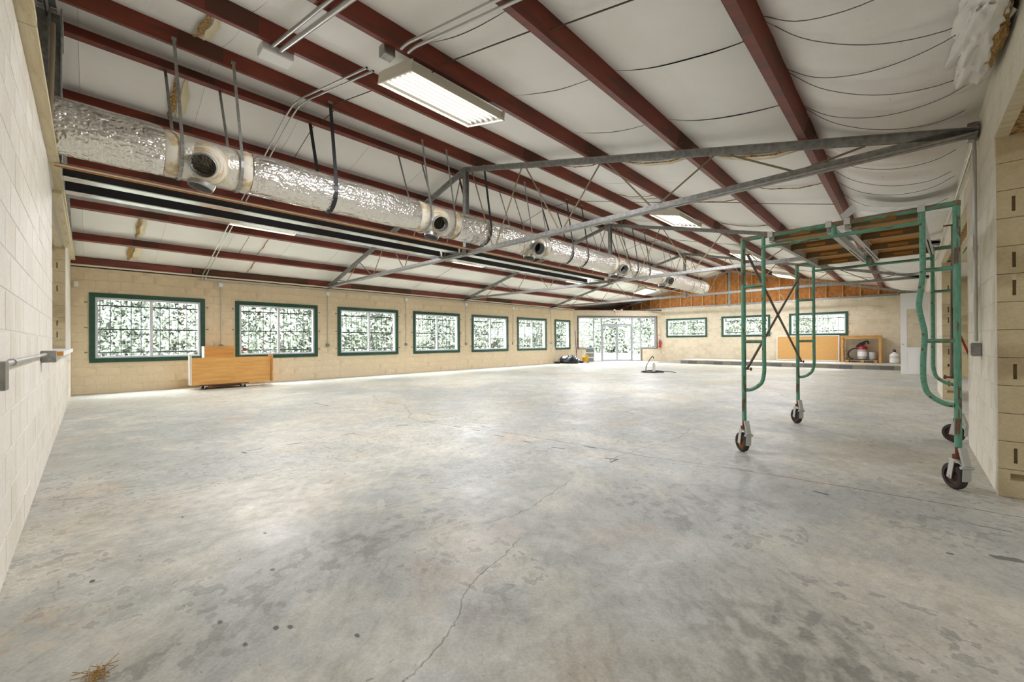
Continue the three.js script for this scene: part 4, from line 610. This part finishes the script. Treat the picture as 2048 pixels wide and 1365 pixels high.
// ------------------------------------------------------------------ things on the platform
const PY = 0.2;
{
  const o = thing('cork_board', 'white framed tan board leaning on the end wall', 'board', [-3.42, PY, ZF + 0.12]); o.rotation.x = -0.06;
  mesh('panel', lim(-1.17, 1.17, 0.03, 1.14, 0, 0.012), M.cork, o); for (const [a, b, c, d] of [[-1.2, 1.2, 1.14, 1.18], [-1.2, 1.2, 0, 0.04], [-1.2, -1.165, 0.04, 1.14], [1.165, 1.2, 0.04, 1.14]]) mesh('frame', lim(a, b, c, d, -0.004, 0.025), M.white, o);
  const c = thing('pine_crate_frame', 'open pine crate frame standing on a pallet', 'crate', [-1.46, PY, -22.75]), t = 0.09;
  for (const x of [-0.66, 0.57]) { mesh('upright', lim(x, x + t, 0, 1.1, 0.0, 0.045), M.pine, c); mesh('upright', lim(x, x + t, 0, 1.1, -0.5, -0.455), M.pine, c); for (let k = 0; k < 6; k++) mesh('slat', lim(x + 0.02, x + 0.07, 0.12 + k * 0.16, 0.19 + k * 0.16, -0.455, 0), M.pine, c); mesh('side_rail', lim(x, x + t, 1.02, 1.1, -0.455, 0), M.pine, c); }
  mesh('top_rail', lim(-0.66, 0.66, 1.1, 1.145, -0.5, 0.045), M.pine, c); mesh('front_rail', lim(-0.57, 0.57, 1.02, 1.1, 0, 0.03), M.pine, c);
  const p = thing('wooden_pallet', 'low wooden pallet with black rubber mat inside the crate frame', 'pallet', [-1.46, PY, -22.95]); for (let k = 0; k < 4; k++) mesh('deck_board', lim(-0.55, 0.55, 0.08, 0.1, -0.26 + k * 0.125, -0.16 + k * 0.125), M.pine, p); for (const x of [-0.5, 0, 0.42]) mesh('block', lim(x, x + 0.1, 0, 0.08, -0.26, 0.22), M.pine, p); mesh('mat', lim(-0.52, 0.54, 0.1, 0.115, -0.24, 0.2), M.black, p);
  const v = thing('shop_vacuum', 'red and black shop vacuum with a bent hose on the pallet', 'vacuum', [-1.42, PY + 0.117, -22.98]); const red = mat(0x9c1f22, { roughness: 0.4 }); const drum = [[0, 0], [0.15, 0], [0.16, 0.03], [0.165, 0.42], [0.17, 0.44], [0, 0.44]];
  mesh('drum', lathe(drum, 20), M.drum ??= mat(0xb9bcbe, { roughness: 0.4, metalness: 0.4 }), v); mesh('label', lathe([[0.1665, 0.14], [0.1675, 0.34]], 20), M.white, v); mesh('motor_head', [lathe([[0.17, 0.43], [0.17, 0.5], [0.12, 0.58], [0, 0.6]], 18)], red, v); mesh('handle', [tube([[-0.2, 0.52, 0], [-0.1, 0.66, 0.02], [0.05, 0.74, 0.02], [0.16, 0.78, 0], [0.2, 0.66, 0]], 0.03, 24, 8), bx(0.26, 0.12, 0.16, -0.02, 0.64, 0, 0, 0, 0.55)], M.black, v);
  mesh('hose', tube([[-0.15, 0.46, 0.02], [-0.28, 0.47, 0.05], [-0.42, 0.36, 0.08], [-0.47, 0.2, 0.08], [-0.4, 0.06, 0.08], [-0.3, 0.02, 0.1]], 0.024, 36, 8), M.black, v);
  const b = thing('paint_bucket', 'grey metal bucket standing beside the vacuum on the pallet', 'bucket', [-1.08, PY + 0.115, -22.9]); mesh('pail', lathe([[0, 0], [0.12, 0], [0.13, 0.32], [0.136, 0.33], [0.126, 0.33]], 20), M.drum, b); mesh('lid', lathe([[0, 0.34], [0.13, 0.335], [0.137, 0.32]], 20), red, b);
  const j = thing('white_jug', 'white plastic jug with a dark cap beside the crate frame', 'jug', [-0.42, PY, -22.8]); mesh('body', lathe([[0, 0], [0.13, 0], [0.15, 0.03], [0.15, 0.3], [0.13, 0.36], [0.05, 0.42], [0.045, 0.46], [0, 0.46]], 20), M.white, j); mesh('cap', [lathe([[0, 0.52], [0.045, 0.52], [0.05, 0.46]], 14), tube([[0.05, 0.47, 0], [0.02, 0.56, 0], [-0.05, 0.53, 0]], 0.01, 12, 6)], M.black, j); mesh('label', lathe([[0.152, 0.2], [0.152, 0.29]], 20), M.endGrey, j);
}
// ------------------------------------------------------------------ clutter by the entrance
{
  const g = round(0.5, 18), q = g.attributes.position; for (let i = 0; i < q.count; i++) { const v = V(q.getX(i), q.getY(i), q.getZ(i)), n = fbm(v.x * 6 + 5, v.y * 6 + v.z * 5, 821, 4), k = 0.75 + 0.55 * n; v.multiplyScalar(k); q.setXYZ(i, v.x * 1.0, Math.max(0, v.y * 0.55 + 0.14), v.z * 0.75); } g.computeVertexNormals();
  const bag = mesh('trash_bag', g, mat(0x16171f, { roughness: 0.28 })); bag.position.set(-12.95, 0, -17.75); tag(bag, 'lumpy black plastic trash bag on the floor near the entrance', 'bag');
  const yb_ = thing('mop_bucket', 'yellow mop bucket on small casters near the entrance', 'bucket', [-12.62, 0, -18.75], 0.6), yel = mat(0xd9a41c, { roughness: 0.5 }); mesh('tub', [new THREE.CylinderGeometry(0.24, 0.18, 0.24, 4, 1, false).rotateY(Math.PI / 4).scale(1.1, 1, 0.8).translate(0, 0.19, 0)], yel, yb_); mesh('wringer', [bx(0.16, 0.14, 0.2, 0.08, 0.36, 0)], yel, yb_); for (const x of [-0.13, 0.13]) for (const z of [-0.1, 0.1]) mesh('caster', rod([x, 0.03, z - 0.012], [x, 0.03, z + 0.012], 0.03, 12), M.black, yb_);
  const L = thing('step_ladder', 'small folding step ladder with grey treads by the entrance', 'ladder', [-12.72, 0, -19.35], -0.5 + Math.PI / 3.2);
  for (const s of [-0.2, 0.2]) { mesh('front_rail', rod([s, 0, 0.22], [s * 0.85, 0.86, 0], 0.014, 8), M.white, L); mesh('rear_leg', rod([s, 0, -0.22], [s * 0.85, 0.8, -0.02], 0.012, 8), M.white, L); }
  for (let k = 0; k < 3; k++) mesh('tread', cbx(0.42, 0.2, 0.05, 0, 0.14 + k * 0.26, 0.2 - k * 0.065, 0.01), M.tread ??= mat(0x7d8588, { roughness: 0.6 }), L);
  mesh('handle', tube([[-0.17, 0.82, 0], [-0.17, 1.0, 0], [-0.1, 1.06, 0], [0.1, 1.06, 0], [0.17, 1.0, 0], [0.17, 0.82, 0]], 0.012, 30, 8), M.white, L);
  const pole = (a, b, r, m, name, label, cat, head) => { const o = thing(name, label, cat, [a[0], 0, a[1]]); mesh('handle', rod([0, 0.05, 0], [b[0] - a[0], b[2], b[1] - a[1]], r, 8), m, o); mesh('head', head, M.black, o); return o; };
  pole([-12.95, -18.35], [-13.2, -18.85, 1.35], 0.013, mat(0x8e3b2a), 'push_broom', 'red handled push broom leaning in the entrance corner', 'broom', bx(0.5, 0.09, 0.07, 0, 0.045, 0));
  pole([-12.7, -18.45], [-13.02, -19.1, 1.5], 0.013, M.pine, 'wet_mop', 'wooden handled mop leaning beside the yellow bucket', 'mop', bx(0.25, 0.1, 0.12, 0, 0.05, 0));
  pole([-13.25, -17.1], [-13.52, -17.15, 1.2], 0.011, M.alum, 'dust_pan', 'metal handled dust pan leaning on the window wall beside the trash bag', 'dust pan', bx(0.28, 0.1, 0.2, 0, 0.05, 0));
  pole([-13.05, -18.55], [-13.38, -18.9, 1.75], 0.014, M.black, 'long_squeegee', 'black handled squeegee leaning in the entrance corner', 'squeegee', bx(0.4, 0.05, 0.05, 0, 0.025, 0));
}
{ // exit sign with twin emergency lamps
  const o = inWall(wDiag); o.name = numbered('exit_sign'); scene.add(o); tag(o, 'white exit sign with two emergency lamp heads over the entrance', 'sign');
  mesh('body', cbx(0.34, 0.24, 0.06, 2.64, 2.81, 0.065, 0.01), M.creamMetal, o);
  const font = await new FontLoader().loadAsync('fonts/droid/droid_sans_bold.typeface.json'); const t = new TextGeometry('EXIT', { font, size: 0.105, depth: 0.004, curveSegments: 3 }); t.computeBoundingBox(); t.translate(2.64 - t.boundingBox.max.x / 2, 2.765, 0.096); mesh('letters', t, mat(0xd8604a, { roughness: 0.5, emissive: 0xd8402a, emissiveIntensity: 0.35 }), o);
  for (const s of [-1, 1]) mesh('lamp_head', [lathe([[0, 0.05], [0.03, 0.045], [0.055, 0.0], [0.055, -0.02], [0, -0.02]], 16).rotateX(-Math.PI / 2 + Math.PI).translate(2.64 + s * 0.22, 2.95, 0.1), rod([2.64 + s * 0.12, 2.93, 0.06], [2.64 + s * 0.22, 2.95, 0.08], 0.012, 8)], M.white, o);
  mesh('mount', bx(0.14, 0.05, 0.03, 2.64, 2.665, 0.03), M.creamMetal, o);
  const e = inWall(wDiag); e.name = numbered('fire_extinguisher'); scene.add(e); tag(e, 'red fire extinguisher hung on the wall right of the entrance', 'extinguisher'); const red = mat(0xb3261e, { roughness: 0.35 });
  mesh('cylinder', lathe([[0, 0.78], [0.065, 0.78], [0.07, 0.8], [0.07, 1.08], [0.05, 1.13], [0.025, 1.15], [0, 1.15]], 18).translate(5.22, 0, 0.1), red, e); mesh('valve', [bx(0.05, 0.05, 0.05, 5.22, 1.17, 0.09), bx(0.12, 0.015, 0.03, 5.24, 1.2, 0.09)], M.black, e); mesh('hose', tube([[5.25, 1.17, 0.1], [5.32, 1.1, 0.12], [5.31, 0.95, 0.12]], 0.012, 16, 6), M.black, e); mesh('label', lathe([[0.0715, 0.88], [0.0715, 1.02]], 18).translate(5.22, 0, 0.09), M.white, e); mesh('bracket', bx(0.04, 0.2, 0.02, 5.22, 0.98, 0.02), M.black, e);
  const s = inWall(wDiag); s.name = numbered('extinguisher_sign'); scene.add(s); tag(s, 'red and white sign plate above the fire extinguisher', 'sign'); mesh('plate', lim(5.16, 5.28, 1.26, 1.52, 0.006, 0.012), red, s); mesh('field', lim(5.18, 5.26, 1.29, 1.49, 0.012, 0.014), M.white, s);
}
{ // pipe stub and coiled cable
  const o = thing('pipe_stub', 'pale pipe stub rising from the floor inside a cable coil', 'pipe', [-6.78, 0, -14.55]); mesh('pipe', lathe([[0.05, 0], [0.05, 0.34], [0.042, 0.345], [0.042, 0.1]], 18), M.pvc ??= mat(0xd0cfc4, { roughness: 0.5, side: THREE.DoubleSide }), o); mesh('wire', tube([[0, 0.3, 0], [0.01, 0.5, 0], [-0.01, 0.62, 0.0]], 0.004, 10, 5), M.white, o);
  const c = thing('cable_coil', 'black cable coiled on the floor round the pipe stub', 'cable', [-6.78, 0, -14.45]), p = []; for (let i = 0; i < 90; i++) { const a = i * 0.42, r = 0.3 + 0.1 * vn(i * 0.23, 1, 831) + (i > 80 ? (i - 80) * 0.05 : 0); p.push([Math.cos(a) * r, 0.012 + 0.05 * vn(i * 0.31, 5, 833) * (i < 80 ? 1 : 0), Math.sin(a) * r * 0.9]); } mesh('coil', tube(p, 0.012, 500, 6), M.black, c); mesh('raised_end', tube([[-0.22, 0.02, 0.1], [-0.2, 0.25, 0.08], [-0.05, 0.55, 0], [0.02, 0.58, 0], [0.03, 0.5, 0]], 0.015, 24, 6), M.black, c);
}
{ const o = thing('red_pole', 'red painted pole leaning in the room beyond the piers', 'pole', [1.1, 0, -12.0]); mesh('handle', rod([0, 0.02, 0], [-0.4, 1.35, 0.0], 0.018, 8), mat(0xa8331f), o); mesh('tip', rod([0, 0, 0], [0, 0.03, 0], 0.022, 8), M.black, o); }
// small straw-coloured scrap on the floor near the wall
{ const [x, z] = onFloor(192, 1358), gs = [], r = rng(77); for (let i = 0; i < 60; i++) { const a = r() * 6.28, l = 0.02 + r() * 0.03, cx = x + (r() - 0.5) * 0.09, cz = z + (r() - 0.5) * 0.05; gs.push(rod([cx, 0.004 + r() * 0.012, cz], [cx + Math.cos(a) * l, 0.004 + r() * 0.02, cz + Math.sin(a) * l], 0.0012, 3)); } tag(mesh('fibre_scrap', gs, mat(0xb08a4c, { roughness: 1 })), 'small tuft of straw coloured fibre on the concrete floor', 'debris', null, 'stuff'); }

// ------------------------------------------------------------------ outside
tag(mesh('ground_outside', [lim(-80, -13.81, -0.3, -0.15, -90, 40), lim(-13.81, 40, -0.3, -0.15, -90, -24.2), lim(5.45, 40, -0.3, -0.15, -24.2, 40)], mat(0xffffff, { map: tex(256, 256, 6, (u, v) => { const n = fbm(u * 10, v * 10, 901, 5, 10); return mixc([150, 147, 138], [112, 116, 98], n); }), roughness: 1 })), 'pale gravel and grass outside the building', null, null, 'structure');
const leafG = (() => { const r = rng(5), gs = []; for (let i = 0; i < 16; i++) { const g = new THREE.PlaneGeometry(0.07 + r() * 0.06, 0.03 + r() * 0.03); g.rotateX(r() * 6); g.rotateY(r() * 6); g.translate((r() - 0.5) * 0.5, (r() - 0.5) * 0.4, (r() - 0.5) * 0.5); gs.push(g); } return mergeGeometries(gs); })();
M.leaf = mat(0xffffff, { roughness: 0.9, side: THREE.DoubleSide }); M.bark = mat(0x5c5248, { roughness: 1 });
function tree(x, z, h, rad, s, label, group, n, big = 1) {
  const o = thing('tree', label, 'tree', [x, -0.15, z], 0, group), r = rng(s), th = h * 0.5;
  const br = [rod([0, 0, 0], [(r() - 0.5) * 0.6, h * 0.9, (r() - 0.5) * 0.6], 0.14, 8, 0.04)]; for (let i = 0; i < 6; i++) { const a = r() * 6.28, y = h * (0.18 + 0.6 * r()); br.push(rod([0, y, 0], [Math.cos(a) * rad * 0.7, y + h * 0.18, Math.sin(a) * rad * 0.7], 0.045, 5, 0.012)); } mesh('trunk', br, M.bark, o);
  const im = new THREE.InstancedMesh(leafG, M.leaf, n), m4 = new THREE.Matrix4(), q = new THREE.Quaternion(), c = new THREE.Color(); im.name = 'foliage'; im.userData.kind = 'stuff';
  for (let i = 0; i < n; i++) { const a = r() * 6.28, u = r(), y = h * (0.04 + 0.96 * u), w = rad * (0.55 + 0.6 * Math.sin(Math.PI * (0.15 + 0.75 * u))) * Math.sqrt(0.15 + 0.85 * r()); q.setFromEuler(new THREE.Euler(r() * 6, r() * 6, r() * 6)); m4.compose(V(Math.cos(a) * w, y, Math.sin(a) * w), q, V(1, 1, 1).multiplyScalar(big * (0.8 + r() * 0.9))); im.setMatrixAt(i, m4); const g = 0.6 + r() * 0.8; c.setRGB(0.24 * g, 0.27 * g, 0.215 * g); im.setColorAt(i, c); }
  o.add(im);
}
let ts = 40; const nearWin = (z) => wname[winZ.map(([a, b], i) => [Math.abs((a + b) / 2 - z), i]).sort((p, q) => p[0] - q[0])[0][1]];
for (let z = 3; z > -28; z -= 2.7) { tree(-18.6 - (ts * 7 % 5) * 0.35, z, 6 + (ts * 3 % 4) * 0.5, 1.7, ts++, 'leafy tree in the front row outside the ' + nearWin(z) + ' barred window', 'trees outside the window wall', 1500); tree(-22.5 - (ts % 3), z - 1.3, 8.5, 2.1, ts++, 'taller leafy tree in the back row outside the ' + nearWin(z - 1.3) + ' barred window', 'trees outside the window wall', 1200); }
for (let x = -44; x < 4; x += 3.6) tree(x, -43 + (ts * 5 % 7) * 0.5 - Math.max(0, -x - 20) * 0.1, 9.5, 2.4, ts++, 'leafy tree across the lot beyond the end wall', 'trees across the lot', 1700, 2.2);
for (let x = -12; x < -4; x += 2.6) tree(x, -30.5, 6, 1.6, ts++, 'leafy tree close behind the end wall windows', 'trees behind the end wall', 1200);
{ const o = thing('metal_shed', 'white ribbed metal shed seen through the end wall window', 'shed', [-2.2, -0.15, -33]); mesh('wall', lim(-2.1, 4, 0, 3.6, -4, 0), M.white, o); for (let k = 0; k < 20; k++) mesh('rib', lim(-2.05 + k * 0.3, -2.0 + k * 0.3, 0, 3.6, 0, 0.03), M.white, o); mesh('roof', lim(-2.3, 4.2, 3.6, 3.75, -4.2, 0.3), M.steelDark, o); }

scene.traverse((o) => { if (o.isMesh) { o.castShadow = true; o.receiveShadow = true; } });
renderer.render(scene, camera);
